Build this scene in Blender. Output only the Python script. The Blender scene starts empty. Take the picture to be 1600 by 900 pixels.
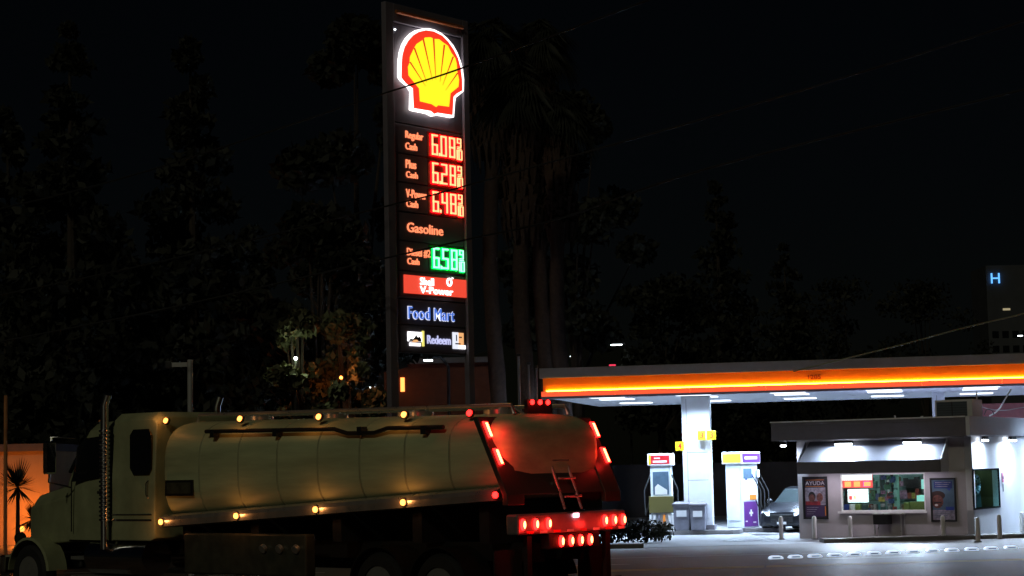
import bpy, math, random
import numpy as np
from mathutils import Vector, Matrix, Euler
R = math.radians
random.seed(7); np.random.seed(7)
S = bpy.context.scene
col = S.collection

# ------------------------------------------------------------------ camera
F = 3000.0                      # focal length in pixels of the 1600 px wide photograph
PITCH = math.atan(280 / F); ROLL = -R(1.2); CH = 2.3
cd = bpy.data.cameras.new('camera'); cam = bpy.data.objects.new('camera', cd); col.objects.link(cam)
cd.sensor_width = 36; cd.lens = F / 1600 * 36; cd.clip_start = .1; cd.clip_end = 3000
CM = (Matrix.Translation((0, 0, CH)) @ Matrix.Rotation(math.pi / 2 + PITCH, 4, 'X') @ Matrix.Rotation(ROLL, 4, 'Z'))
cam.matrix_world = CM
S.camera = cam
def ray(px, py):
    return (CM.to_3x3() @ Vector((px - 800, 450 - py, -F))).normalized()
def at(px, py, Y):              # world point seen at a pixel, at ground distance Y
    d = ray(px, py); return Vector((0, 0, CH)) + d * (Y / d.y)
def gx(px, Y, py=730):          # world X of a pixel column at distance Y
    return at(px, py, Y).x

# ------------------------------------------------------------------ world, night light, exposure
w = bpy.data.worlds.new('World'); S.world = w; w.use_nodes = True
nt = w.node_tree; bg = nt.nodes['Background']
sky = nt.nodes.new('ShaderNodeTexSky'); sky.sky_type = 'NISHITA'; sky.sun_disc = False
SUN_EL, SUN_AZ = R(32), R(200)
sky.sun_elevation = SUN_EL; sky.sun_rotation = SUN_AZ
nt.links.new(sky.outputs[0], bg.inputs[0]); bg.inputs[1].default_value = 0.00028
sl = bpy.data.lights.new('street_light_sun', 'SUN'); so = bpy.data.objects.new('street_light_sun', sl); col.objects.link(so)  # weak warm sun added in place of street lighting on the camera side
sl.energy = 0.19; sl.color = (1, .96, .68); sl.angle = R(3)
sd = Vector((math.sin(SUN_AZ) * math.cos(SUN_EL), math.cos(SUN_AZ) * math.cos(SUN_EL), math.sin(SUN_EL)))
so.rotation_euler = sd.to_track_quat('Z', 'Y').to_euler()
S.view_settings.view_transform = 'Standard'; S.view_settings.look = 'None'
S.view_settings.exposure = 0; S.view_settings.gamma = 1
S.cycles.use_denoising = True
S.cycles.max_bounces = 6; S.cycles.sample_clamp_indirect = 4
S.cycles.caustics_reflective = False; S.cycles.caustics_refractive = False

# ------------------------------------------------------------------ materials
def mat(name, c, rough=.5, metal=0, em=None, es=0, noise=0, nscale=4, bump=0, spec=.5, stretch=None, c2=None):
    m = bpy.data.materials.new(name); m.use_nodes = True
    t = m.node_tree; b = t.nodes['Principled BSDF']
    b.inputs['Base Color'].default_value = (*c, 1); b.inputs['Roughness'].default_value = rough
    b.inputs['Metallic'].default_value = metal; b.inputs['Specular IOR Level'].default_value = spec
    if em: b.inputs['Emission Color'].default_value = (*em, 1); b.inputs['Emission Strength'].default_value = es
    if noise or bump or c2:
        tc = t.nodes.new('ShaderNodeTexCoord'); mp = t.nodes.new('ShaderNodeMapping')
        if stretch: mp.inputs['Scale'].default_value = stretch
        n = t.nodes.new('ShaderNodeTexNoise'); n.inputs['Scale'].default_value = nscale
        n.inputs['Detail'].default_value = 6; n.inputs['Roughness'].default_value = .6
        t.links.new(tc.outputs['Object'], mp.inputs[0]); t.links.new(mp.outputs[0], n.inputs[0])
        if noise or c2:
            r = t.nodes.new('ShaderNodeValToRGB')
            a = c2 if c2 else tuple(x * (1 - noise) for x in c)
            z = c if c2 else tuple(min(1, x * (1 + noise * .6)) for x in c)
            r.color_ramp.elements[0].position = .32; r.color_ramp.elements[1].position = .68
            r.color_ramp.elements[0].color = (*a, 1); r.color_ramp.elements[1].color = (*z, 1)
            t.links.new(n.outputs[0], r.inputs[0]); t.links.new(r.outputs[0], b.inputs['Base Color'])
            mr = t.nodes.new('ShaderNodeMapRange'); mr.inputs[3].default_value = max(.02, rough - .12); mr.inputs[4].default_value = min(1, rough + .12)
            t.links.new(n.outputs[0], mr.inputs[0]); t.links.new(mr.outputs[0], b.inputs['Roughness'])
        if bump:
            bp = t.nodes.new('ShaderNodeBump'); bp.inputs['Strength'].default_value = bump; bp.inputs['Distance'].default_value = .02
            n2 = t.nodes.new('ShaderNodeTexNoise'); n2.inputs['Scale'].default_value = nscale * 9; n2.inputs['Detail'].default_value = 4
            t.links.new(mp.outputs[0], n2.inputs[0]); t.links.new(n2.outputs[0], bp.inputs['Height']); t.links.new(bp.outputs[0], b.inputs['Normal'])
    return m
def glow(name, c, s): return mat(name, tuple(min(.8, x) for x in c), .4, em=c, es=s)
def glassy(name, c=(.88, .94, .93), fac=.12):
    m = bpy.data.materials.new(name); m.use_nodes = True; t = m.node_tree; t.nodes.clear()
    o = t.nodes.new('ShaderNodeOutputMaterial'); mx = t.nodes.new('ShaderNodeMixShader')
    tr = t.nodes.new('ShaderNodeBsdfTransparent'); tr.inputs[0].default_value = (*c, 1)
    g = t.nodes.new('ShaderNodeBsdfGlossy'); g.inputs['Roughness'].default_value = .03
    mx.inputs[0].default_value = fac
    t.links.new(tr.outputs[0], mx.inputs[1]); t.links.new(g.outputs[0], mx.inputs[2]); t.links.new(mx.outputs[0], o.inputs[0])
    return m
M = dict(
    asphalt=mat('asphalt', (.08, .056, .042), .5, noise=.55, nscale=1.3, bump=.8, spec=.6),
    concrete=mat('concrete', (.22, .22, .225), .6, noise=.25, nscale=1.2, bump=.3),
    sidewalk=mat('sidewalk', (.2, .19, .19), .6, noise=.25, nscale=1.5, bump=.3),
    ground=mat('dirt', (.05, .045, .035), .9, noise=.4, nscale=.3),
    white_paint=mat('road_paint_white', (.7, .7, .68), .5, noise=.3, nscale=6),
    yellow_paint=mat('road_paint_yellow', (.65, .42, .06), .5, noise=.3, nscale=6),
    hill=mat('hillside', (.014, .018, .010), .95, noise=.5, nscale=.02),
    signgrey=mat('sign_grey', (.2, .18, .22), .45, noise=.12, nscale=2),
    signpanel=mat('sign_panel', (.17, .15, .18), .35, noise=.1, nscale=3),
    black=mat('black', (.012, .012, .012), .45), rubber=mat('rubber', (.018, .018, .018), .8, noise=.3, nscale=8),
    darkmetal=mat('dark_metal', (.05, .05, .052), .4, .6, noise=.2),
    chrome=mat('chrome', (.75, .75, .78), .12, 1.0, noise=.08, nscale=6),
    alu=mat('polished_aluminium', (.62, .62, .6), .3, .75, noise=.1, nscale=5),
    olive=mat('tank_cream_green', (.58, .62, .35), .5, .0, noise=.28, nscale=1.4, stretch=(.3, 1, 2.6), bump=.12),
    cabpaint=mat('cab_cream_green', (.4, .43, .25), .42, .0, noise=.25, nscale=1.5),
    carpaint=mat('car_paint', (.015, .016, .02), .2, .3), carglass=mat('car_glass', (.02, .03, .03), .06, 0, spec=.8),
    store=mat('store_render_grey', (.5, .47, .49), .75, noise=.12, nscale=1.5, bump=.2),
    storew=mat('store_render_white', (.74, .76, .8), .75, noise=.07, nscale=1.2, bump=.2),
    parapet=mat('parapet_grey', (.16, .15, .17), .6, noise=.1),
    awning=mat('awning_grey', (.15, .15, .17), .55, noise=.08, nscale=3, bump=.15),
    canopyw=mat('canopy_white', (.78, .8, .84), .5, noise=.05),
    capgrey=mat('canopy_cap', (.3, .28, .3), .5, noise=.1),
    fascia=mat('fascia_yellow', (.8, .26, .015), .55, noise=.12, nscale=.7), maroon=mat('maroon', (.3, .1, .12), .7, noise=.2),
    white=mat('white', (.8, .8, .8), .5, noise=.06), pumpw=mat('pump_white', (.72, .78, .84), .4, noise=.1, nscale=2),
    yellow=mat('yellow', (.85, .6, .02), .4), purple=mat('purple', (.12, .03, .2), .4), red=mat('red', (.7, .02, .03), .4),
    orange=mat('orange', (.8, .25, .03), .4), bin=mat('bin_grey', (.2, .2, .24), .4, noise=.2), olivebox=mat('olive_box', (.1, .085, .02), .5),
    blue=mat('blue', (.03, .06, .3), .4), skyblue=mat('poster_blue', (.08, .14, .2), .5, noise=.3, nscale=3),
    bark=mat('bark', (.05, .038, .03), .9, noise=.4, nscale=5, bump=.6), palmbark=mat('palm_bark', (.06, .035, .026), .9, noise=.4, nscale=7, bump=.6),
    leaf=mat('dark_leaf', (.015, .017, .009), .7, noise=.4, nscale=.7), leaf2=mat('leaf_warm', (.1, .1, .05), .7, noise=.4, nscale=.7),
    frond=mat('dry_frond', (.07, .04, .028), .8, noise=.4, nscale=.7),
    sodiumwall=mat('stucco_warm', (.55, .42, .28), .8, noise=.15, nscale=1), farwall=mat('far_wall', (.08, .085, .1), .8, noise=.2, nscale=.2),
    polegrey=mat('pole_grey', (.45, .45, .45), .5, .2), wire=mat('cable_black', (.01, .01, .01), .6), wirelt=mat('cable_lit_green', (.35, .36, .25), .6),
    windark=mat('window_dark', (.01, .012, .015), .08, spec=.7), interior=mat('interior_teal', (.16, .26, .26), .6, noise=.2, nscale=2),
    interiordk=mat('interior_dark', (.05, .08, .08), .6), greenbox=mat('green_box', (.2, .26, .06), .6, noise=.3, nscale=5),
    g_amber=glow('lamp_amber', (1, .30, .06), 4.5), g_red=glow('lamp_red', (1, .012, .01), 9), g_redhot=glow('lamp_red_hot', (1, .22, .06), 14),
    g_plate=glow('plate_lamp', (1, .45, .55), 8), g_white=glow('lit_white', (1, 1, 1), 2.6), g_edge=glow('lit_white_edge', (1, .93, .9), 2.3),
    g_logored=glow('lit_red', (1, .045, .02), .95), g_logoyel=glow('lit_yellow', (1, .86, .02), 1.15), g_ridge=glow('lit_ridge', (.85, .07, .015), .8),
    g_price=glow('label_orange', (1, .25, .11), 1.4), g_halored=glow('digit_halo_red', (1, .002, .006), 5), g_digcore=glow('digit_core', (1, .70, .30), 1.2),
    g_halogrn=glow('digit_halo_green', (0, 1, .12), 2.6), g_digcoreg=glow('digit_core_green', (.5, 1, .75), 1.3),
    g_vp=glow('panel_red', (.93, .075, .04), .95), g_blue=glow('text_blue', (.06, .16, .62), 1), g_textw=glow('text_white', (.85, .88, 1), 1.0),
    g_lav=glow('text_lavender', (.62, .64, 1), .9), g_tileo=glow('tile_orange', (1, .5, .2), .9), g_tiley=glow('tile_yellow', (1, .9, .2), .9),
    g_fasc=glow('fascia_tube', (1, .45, .02), 32), g_redbar=glow('fascia_red_bar', (1, .115, .04), .95),
    g_panel=glow('canopy_light', (.78, .88, 1), 2.2), g_pack=glow('wall_light', (.85, .92, 1), 22), g_h=glow('h_blue', (.12, .42, 1), 1.6),
    g_far=glow('far_lamp', (.85, .95, 1), 6), g_faro=glow('far_lamp_orange', (1, .28, .06), 3), g_winwarm=glow('window_warm', (.5, .42, .25), .7),
    g_screen=glow('screen_white', (.9, 1, 1), 1.9), g_neon=glow('sign_red', (1, .1, .1), 1.3), g_neono=glow('sign_orange', (1, .5, .15), 1.4), g_teal=glow('fridge_light', (.35, .85, .75), 1.0),
    g_neonp=glow('sign_magenta', (.8, .1, .6), 1.1), g_head=glow('headlamp', (.7, .85, 1), 1.2), glass=glassy('window_glass'), glassdk=glassy('window_glass_side', (.55, .7, .7), .12),
)

# ------------------------------------------------------------------ mesh helpers
class MB:
    def __init__(s, T=None): s.v = []; s.f = []; s.T = T
    def add(s, vs, fs):
        n = len(s.v); s.v += [tuple(s.T @ Vector(v)) if s.T else tuple(v) for v in vs]; s.f += [tuple(i + n for i in f) for f in fs]; return s
    def box(s, x0, x1, y0, y1, z0, z1):
        return s.add([(x, y, z) for z in (z0, z1) for y in (y0, y1) for x in (x0, x1)],
                     [(0, 2, 3, 1), (4, 5, 7, 6), (0, 1, 5, 4), (2, 6, 7, 3), (0, 4, 6, 2), (1, 3, 7, 5)])
    def rings(s, rs, cap=True, closed=True):
        n = len(rs[0]); vs = [p for r in rs for p in r]; fs = []
        for i in range(len(rs) - 1):
            for j in range(n if closed else n - 1):
                k = (j + 1) % n; fs.append((i * n + j, i * n + k, (i + 1) * n + k, (i + 1) * n + j))
        if cap: fs.append(tuple(range(n))[::-1]); fs.append(tuple((len(rs) - 1) * n + j for j in range(n)))
        return s.add(vs, fs)
    def tube(s, p0, p1, r, r2=None, n=10, cap=True):
        return s.path([p0, p1], [r, r if r2 is None else r2], n, cap)
    def path(s, pts, r, n=8, cap=True):
        pts = [Vector(p) for p in pts]; rs = []
        up = None
        for i, p in enumerate(pts):
            d = (pts[min(i + 1, len(pts) - 1)] - pts[max(i - 1, 0)]).normalized()
            if up is None: up = Vector((0, 0, 1)) if abs(d.z) < .9 else Vector((1, 0, 0))
            a = d.cross(up).normalized(); b = a.cross(d).normalized(); up = b
            rr = r[i] if isinstance(r, (list, tuple)) else r
            rs.append([p + a * rr * math.cos(t) + b * rr * math.sin(t) for t in [2 * math.pi * k / n for k in range(n)]])
        return s.rings(rs, cap)
    def prism(s, poly, fn, d0, d1):   # poly of 2-D points, fn(u, v, d) -> 3-D
        n = len(poly); vs = [fn(u, v, d0) for u, v in poly] + [fn(u, v, d1) for u, v in poly]
        fs = [tuple(range(n)), tuple(range(2 * n - 1, n - 1, -1))] + [(i, i + n, (i + 1) % n + n, (i + 1) % n) for i in range(n)]
        return s.add(vs, fs)
    def sphere(s, c, r, n=10, m=6, sc=(1, 1, 1)):
        rs = []
        for i in range(m + 1):
            t = math.pi * (.02 + .96 * i / m)
            rs.append([(c[0] + r * sc[0] * math.sin(t) * math.cos(a), c[1] + r * sc[1] * math.sin(t) * math.sin(a), c[2] + r * sc[2] * math.cos(t)) for a in [2 * math.pi * k / n for k in range(n)]])
        return s.rings(rs)
    def build(s, name, m, parent=None, smooth=False, bevel=0, label=None):
        me = bpy.data.meshes.new(name); me.from_pydata(s.v, [], s.f); me.materials.append(M[m] if isinstance(m, str) else m)
        import bmesh
        b = bmesh.new(); b.from_mesh(me); bmesh.ops.recalc_face_normals(b, faces=b.faces); b.to_mesh(me); b.free()
        if smooth:
            for p in me.polygons: p.use_smooth = True
            try: me.set_sharp_from_angle(angle=R(38))
            except Exception: pass
        o = bpy.data.objects.new(name, me); col.objects.link(o)
        if parent: o.parent = parent
        if bevel:
            bm = o.modifiers.new('bevel', 'BEVEL'); bm.width = bevel; bm.segments = 2; bm.limit_method = 'ANGLE'
        if label: o['label'] = label
        return o
def tag(o, label=None, cat=None, group=None, kind=None):
    if label: o['label'] = label
    if cat: o['category'] = cat
    if group: o['group'] = group
    if kind: o['kind'] = kind
    return o
def thing(name, label, cat, loc=(0, 0, 0), rz=0, group=None):
    o = bpy.data.objects.new(name, None); col.objects.link(o); o.location = loc; o.rotation_euler = (0, 0, rz); o.empty_display_size = .2
    return tag(o, label, cat, group)
def dup(root, loc, rz, label, scale=None):
    r = root.copy(); col.objects.link(r); r.location = loc; r.rotation_euler = (0, 0, rz); r['label'] = label
    if scale: r.scale = (scale,) * 3
    for ch in list(root.children):
        c = ch.copy(); col.objects.link(c); c.parent = r
        for g in list(ch.children):
            d = g.copy(); col.objects.link(d); d.parent = c
    return r
def text(s, name, m, parent, x0, x1, z0, z1, fn, depth=.02, off=.012, label=None):
    """words fitted into a rectangle x0..x1, z0..z1; fn(x, z, d) -> 3-D"""
    c = bpy.data.curves.new(name, 'FONT'); c.body = s; c.extrude = .5; c.offset = off; c.resolution_u = 3
    o = bpy.data.objects.new('tmp', c); col.objects.link(o)
    dg = bpy.context.evaluated_depsgraph_get(); me = bpy.data.meshes.new_from_object(o.evaluated_get(dg))
    bpy.data.objects.remove(o); bpy.data.curves.remove(c)
    xs = [v.co.x for v in me.vertices]; ys = [v.co.y for v in me.vertices]
    a, b, p, q = min(xs), max(xs), min(ys), max(ys)
    for v in me.vertices:
        u = (v.co.x - a) / (b - a); t = (v.co.y - p) / (q - p); d = v.co.z + .5
        v.co = fn(x0 + (x1 - x0) * u, z0 + (z1 - z0) * t, d * depth)
    me.materials.clear(); me.materials.append(M[m] if isinstance(m, str) else m)
    t = bpy.data.objects.new(name, me); col.objects.link(t); t.parent = parent
    if label: t['label'] = label
    return t
def area(name, loc, sx, sy, e, c, rot=(0, 0, 0), parent=None, spread=180):
    l = bpy.data.lights.new(name, 'AREA'); l.spread = R(spread); l.shape = 'RECTANGLE'; l.size = sx; l.size_y = sy; l.energy = e; l.color = c
    o = bpy.data.objects.new(name, l); col.objects.link(o); o.location = loc; o.rotation_euler = rot
    if parent: o.parent = parent
    return o
def point(name, loc, e, c, r=.1, parent=None):
    l = bpy.data.lights.new(name, 'POINT'); l.energy = e; l.color = c; l.shadow_soft_size = r
    o = bpy.data.objects.new(name, l); col.objects.link(o); o.location = loc
    if parent: o.parent = parent
    return o

# ------------------------------------------------------------------ setting
def sheet(name, pts, z, m, kind='structure'):
    b = MB(); b.add([(x, y, z) for x, y in pts], [tuple(range(len(pts)))]); o = b.build(name, m); tag(o, kind=kind); return o
sheet('ground', [(-900, -60), (900, -60), (900, 1400), (-900, 1400)], -.02, 'ground')
def kerbY(x): return 53.2 + .12 * x
sheet('road', [(-200, -30), (200, -30), (200, kerbY(200)), (-200, kerbY(-200))], 0, 'asphalt')
def strip(b, off0, off1, x0, x1, z=.004):
    b.add([(x0, kerbY(x0) + off0, z), (x1, kerbY(x1) + off0, z), (x1, kerbY(x1) + off1, z), (x0, kerbY(x0) + off1, z)], [(0, 1, 2, 3)])
b = MB(); strip(b, -5.6, -5.48, -120, 120); b.build('white_streak_line', 'white_paint'); tag(bpy.data.objects['white_streak_line'], kind='structure')  # painted line added in place of the white traffic light streak
b = MB(); strip(b, -11.4, -11.2, -120, 120); strip(b, -11.0, -10.8, -120, 120); o = b.build('yellow_streak_line', 'yellow_paint'); tag(o, kind='structure')  # yellow lines added in place of the orange light streaks
b = MB()
for i in range(-14, 16): strip(b, -8.6, -8.48, i * 7, i * 7 + 2.6)
o = b.build('added_lane_line', 'white_paint'); tag(o, kind='structure')  # dashes added with the lines that stand for light streaks
# kerb, pavement, forecourt
def slab(name, o0, o1, x0, x1, z0, z1, m, bevel=0):
    b = MB(); a = [(x0, kerbY(x0) + o0), (x1, kerbY(x1) + o0), (x1, kerbY(x1) + o1), (x0, kerbY(x0) + o1)]
    b.prism(a, lambda u, v, d: (u, v, d), z0, z1); o = b.build(name, m, bevel=bevel); tag(o, kind='structure'); return o
slab('kerb', 0, .18, -120, 3.5, -.01, .12, 'sidewalk', .02)
slab('kerb', 0, .18, 8.6, 120, -.01, .12, 'sidewalk', .02)
slab('pavement', .18, 1.0, -120, 3.5, -.01, .115, 'sidewalk')
slab('pavement', .18, .9, 8.6, 120, -.01, .115, 'sidewalk')
sheet('forecourt', [(3.5, kerbY(3.5) + .0), (8.6, kerbY(8.6) + .0), (8.6, kerbY(8.6) + 1), (60, kerbY(60) + 1), (60, 96), (-26, 96), (-26, kerbY(-26) + 1), (3.5, kerbY(3.5) + 1)], .008, 'concrete')
b = MB()
for x in np.arange(-24, 40, 4.5): b.box(x, x + .03, kerbY(x) + 1.3, 83.5, .009, .012)
for y in (62, 67.5, 73): b.box(-25, 58, y, y + .03, .0125, .0145)
o = b.build('forecourt_joints', 'black'); tag(o, kind='structure')
rg0 = random.Random(3); b = MB(); zz = .015
for k in range(26):
    cx0, cy0, r0 = rg0.uniform(2, 17), rg0.uniform(56.5, 70), rg0.uniform(.15, .6); zz += .0004
    b.add([(cx0 + r0 * (1 + .35 * math.sin(3 * t + k)) * math.cos(t), cy0 + r0 * (1 + .3 * math.cos(2 * t + k)) * math.sin(t), zz) for t in [q * math.pi / 9 for q in range(18)]], [tuple(range(18))])
o = b.build('oil_stains', mat('oil_stain', (.08, .075, .07), .3, noise=.4, nscale=4)); tag(o, kind='structure')
b = MB(); rg1 = random.Random(9)
for k in range(16):
    x, y = rg1.uniform(-4, 16), rg1.uniform(30, 53); a = rg1.uniform(-.4, .4) + (1.57 if k % 3 == 0 else 0); q = []
    for j in range(14): q.append((x, y)); a += rg1.uniform(-.5, .5); x += .5 * math.cos(a); y += .5 * math.sin(a)
    for j in range(13):
        (x0, y0), (x1, y1) = q[j], q[j + 1]; l = math.hypot(x1 - x0, y1 - y0); nx, ny = -(y1 - y0) / l * .02, (x1 - x0) / l * .02; z = .0055 + k * .0003 + (j % 2) * .0001
        b.add([(x0 - nx, y0 - ny, z), (x1 - nx, y1 - ny, z), (x1 + nx, y1 + ny, z), (x0 + nx, y0 + ny, z)], [(0, 1, 2, 3)])
o = b.build('tar_seams', 'black'); tag(o, kind='structure')
# hills
def hill(name, y0, xs, hs, m='hill'):
    b = MB(); n = len(xs); rs = []
    for dy, k in ((0, 0), (60, .55), (140, 1), (260, .8), (420, 0)):
        rs.append([(x, y0 + dy, -1 + h * k + 4 * k * math.sin(x * .07 + dy)) for x, h in zip(xs, hs)])
    b.rings(rs, cap=False, closed=False); o = b.build(name, m, smooth=True); tag(o, kind='structure'); return o
xs = list(range(-300, 560, 20)); hs = [22 + 16 * math.sin(x * .011 + 2) + 6 * math.sin(x * .05) + max(0, x) * .05 for x in xs]
hill('hill', 430, xs, hs)

# ------------------------------------------------------------------ price sign
SA = R(50); SD = 42.0
sx0 = at(610.5, 560, SD)
sign = thing('price_sign', 'tall grey fuel price sign with lit shell emblem, red and green digits', 'price sign', (sx0.x, SD, 0), SA)
sinv = sign.matrix_basis.inverted()
def sp(px, py, off=-.05):       # pixel -> (x, z) on the sign face, off metres proud of it
    n = Vector((math.sin(SA), -math.cos(SA), 0)); o = Vector((0, 0, CH)); d = ray(px, py)
    p = o + d * ((Vector((sx0.x, SD, 0)) + n * off - o).dot(n) / d.dot(n)); q = sinv @ p; return q.x, q.z
def sf(x, z, d): return (x, -d, z)     # d metres proud of the face
Wd = sp(739, 560)[0]; ztop = sp(604, 3)[1]; zb = sp(612, 549)[1]
b = MB(); b.box(0, .25, 0, .14, 0, ztop); b.build('post', 'signgrey', sign, bevel=.015)
b = MB(); b.box(Wd - .2, Wd, 0, .14, 0, ztop); b.build('post', 'signgrey', sign, bevel=.015)
b = MB(); b.box(.252, Wd - .202, .0, .14, ztop - .42, ztop - .002); b.build('top_beam', 'signgrey', sign, bevel=.015)
b = MB(); tz_ = sp(640, 25)[1]; b.tube((.3, -.03, tz_), (Wd - .24, -.03, tz_), .045); b.build('top_tube', mat('rust_tube', (.5, .17, .06), .4, .3), sign, smooth=True)
b = MB(); b.box(.252, Wd - .202, .12, .3, zb, ztop - .425); b.build('cabinet', 'signgrey', sign)
L0, R0 = .28, Wd - .23
def zrow(y): return sp(624, y)[1]
rows = [(24, 191), (193, 238), (240, 283), (285, 329), (331, 374.5), (376, 421), (423, 465), (467, 505.5), (507.5, 548)]
panels = []
for i, (a, c) in enumerate(rows):
    b = MB(); z1 = zrow(a) if i else ztop - .44; b.box(L0, R0, .06, .118, zrow(c), z1); panels.append(b.build('sign_panel', 'signpanel', sign, bevel=.01))
# emblem
zo = [(366,200),(330,208),(290,232),(256,268),(232,310),(216,360),(208,410),(205,470),(205,540),(222,566),(262,598),(290,640),(286,768),(300,776),(400,796),(440,816),(470,806),(575,826),(583,720),(588,688),(636,650),(644,640),(646,560),(636,478),(622,430),(600,372),(570,318),(530,272),(490,236),(440,210),(400,200)]
def zp(z, off=.1): return [sp(580 + x / 4.5, y / 4.5, off) for x, y in z]
red = [(385,212),(340,222),(300,246),(266,284),(240,330),(225,385),(220,440),(218,545),(250,585),(298,620),(305,760),(425,780),(447,800),(468,792),(573,808),(580,680),(600,660),(642,636),(640,560),(630,480),(612,410),(582,350),(545,296),(500,250),(440,220)]
yel = [(378,264),(415,262),(440,274),(476,276),(500,296),(538,322),(562,372),(590,410),(600,450),(604,505),(616,560),(612,610),(556,656),(546,750),(470,740),(456,752),(440,742),(424,732),(342,712),(336,622),(262,530),(258,470),(270,440),(272,400),(300,340),(318,310),(360,282)]
em = MB(); em.prism(zp(zo, .04), sf, -.055, .07); logo = em.build('emblem', 'g_edge', sign, label='lit red and yellow scallop shell emblem with white edge')
b = MB(); b.prism(zp(red), sf, .072, .10); b.build('emblem_border', 'g_logored', logo)
b = MB(); b.prism(zp(yel), sf, .101, .108); b.build('emblem_face', 'g_logoyel', logo)
b = MB()
for (x0, y0, x1, y1) in [(270,436,380,606),(300,336,388,580),(362,270,428,565),(436,268,452,560),(512,316,482,575),(574,398,500,600),(606,512,520,636)]:
    w_ = 6; b.prism(zp([(x0 - w_, y0), (x0 + w_, y0), (x1 + 1, y1), (x1 - 1, y1)]), sf, .109, .114)
b.build('emblem_rib', 'g_ridge', logo)
# words
def word(s, m, x0, x1, yt, yb, d=.0, off=.02, dep=.02, panel=None, slant=.085, label=None):
    off = off * .35
    """box in photo pixels: left/right, top/bottom taken at the left end"""
    (a, zt), (_, zb_) = sp(x0, yt), sp(x0, yb); c = sp(x1, yt + slant * (x1 - x0))[0]
    return text(s, 'lettering', m, sign, a, c, zb_, zt, lambda x, z, dd: sf(x, z, dd + d - .058), dep, off, label)
P = 'g_price'
word('Regular', P, 633.5, 661, 204, 218.5, label='orange word Regular'); word('Cash', P, 633.5, 651.5, 222, 233)
word('Plus', P, 634, 650, 249, 262, label='orange word Plus'); word('Cash', P, 634.5, 652.5, 267, 277)
word('V-Power', P, 634.5, 666, 295, 308); word('Cash', P, 635, 653, 312, 323)
word('Gasoline', P, 636, 692, 347, 362)
word('Diesel #2', P, 636, 672, 387, 400); word('Cash', P, 636.5, 655, 402.5, 412.5)
SEG = {'0': 'abcdef', '2': 'abged', '4': 'fgbc', '5': 'afgcd', '6': 'afgedc', '8': 'abcdefg', '9': 'abcdfg'}
def digit(b, ch, x0, x1, z0, z1, t, d0, d1):
    zm = (z0 + z1) / 2; h = t / 2
    q = {'a': (x0, x1, z1 - t, z1), 'd': (x0, x1, z0, z0 + t), 'g': (x0, x1, zm - h, zm + h),
         'f': (x0, x0 + t, zm, z1), 'b': (x1 - t, x1, zm, z1), 'e': (x0, x0 + t, z0, zm), 'c': (x1 - t, x1, z0, zm)}
    for i, k in enumerate(SEG[ch]):
        a, c, p, r_ = q[k]; b.box(a, c, -d1 + i * .0007, -d0, p, r_)
def price(s, y0, y1, x0, x1, mr, mc, lab):
    (a, zt), (_, zb_) = sp(x0, y0 + 1.5), sp(x0, y1 - 3); c = sp(x1, y0 + 3)[0]; W_ = c - a
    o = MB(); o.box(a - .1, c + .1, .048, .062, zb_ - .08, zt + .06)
    W_ *= .93; unit = o.build('price_display', mat('display_' + s[:3], (.18, .01, .012) if mr == 'g_halored' else (.01, .12, .03), .35), sign, bevel=.01, label=lab)  # board colour gives the look of a halo behind the digits
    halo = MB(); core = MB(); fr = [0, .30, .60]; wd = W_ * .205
    for k, ch in enumerate(s):
        xa = a + W_ * [0, .30, .59][k]
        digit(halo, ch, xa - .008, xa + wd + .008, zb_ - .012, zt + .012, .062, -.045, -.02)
        digit(core, ch, xa + .008, xa + wd - .008, zb_ + .006, zt - .006, .034, -.012, .012)
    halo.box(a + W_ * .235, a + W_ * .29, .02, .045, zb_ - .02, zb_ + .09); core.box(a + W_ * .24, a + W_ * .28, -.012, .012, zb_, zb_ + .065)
    zm = (zt + zb_) / 2; xa = a + W_ * .87
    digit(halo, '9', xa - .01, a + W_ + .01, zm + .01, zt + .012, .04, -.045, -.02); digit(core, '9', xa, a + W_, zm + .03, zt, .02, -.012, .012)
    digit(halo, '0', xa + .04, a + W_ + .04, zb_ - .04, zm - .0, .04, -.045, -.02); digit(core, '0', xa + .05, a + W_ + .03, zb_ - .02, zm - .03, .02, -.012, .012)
    core.box(xa - .02, xa + .015, -.012, .012, zb_ - .02, zm - .03); core.box(xa, a + W_, -.012, .012, zm - .012, zm + .012)
    halo.build('digit_glow', mr, unit); core.build('digit', mc, unit)  # wider glowing segments behind the cores imitate their halo
price('608', 208, 245, 672, 721, 'g_halored', 'g_digcore', 'red lit price 6.08 9/10')
price('628', 252, 289, 673, 722, 'g_halored', 'g_digcore', 'red lit price 6.28 9/10')
price('648', 297, 334, 673.5, 723, 'g_halored', 'g_digcore', 'red lit price 6.48 9/10')
price('658', 385, 422, 674.5, 725, 'g_halogrn', 'g_digcoreg', 'green lit price 6.58 9/10')
(a, zt), (_, z0_) = sp(631, 429), sp(631, 457.5); c = sp(728, 437)[0]
b = MB(); b.box(a, c, .035, .06, z0_, zt); vp = b.build('lit_panel', 'g_vp', sign, label='bright red lit panel with white words')
word('Shell', 'g_white', 655, 676, 433.5, 445, d=.03, off=.0); word('V-Power', 'g_white', 655, 706, 447, 458, d=.03, off=.01)
b = MB(); cx_, cz_ = sp(701, 441)
for k in range(12):
    t = k * math.pi / 6; t2 = t + math.pi / 6
    b.prism([(cx_ + r_ * .95 * math.cos(q), cz_ + r_ * math.sin(q)) for r_, q in ((.055, t), (.10, t), (.10, t2), (.055, t2))], sf, -.03, -.02)
b.box(cx_ + .08, cx_ + .13, .02, .03, cz_ + .08, cz_ + .11); b.build('ring_mark', 'g_white', sign)
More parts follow.
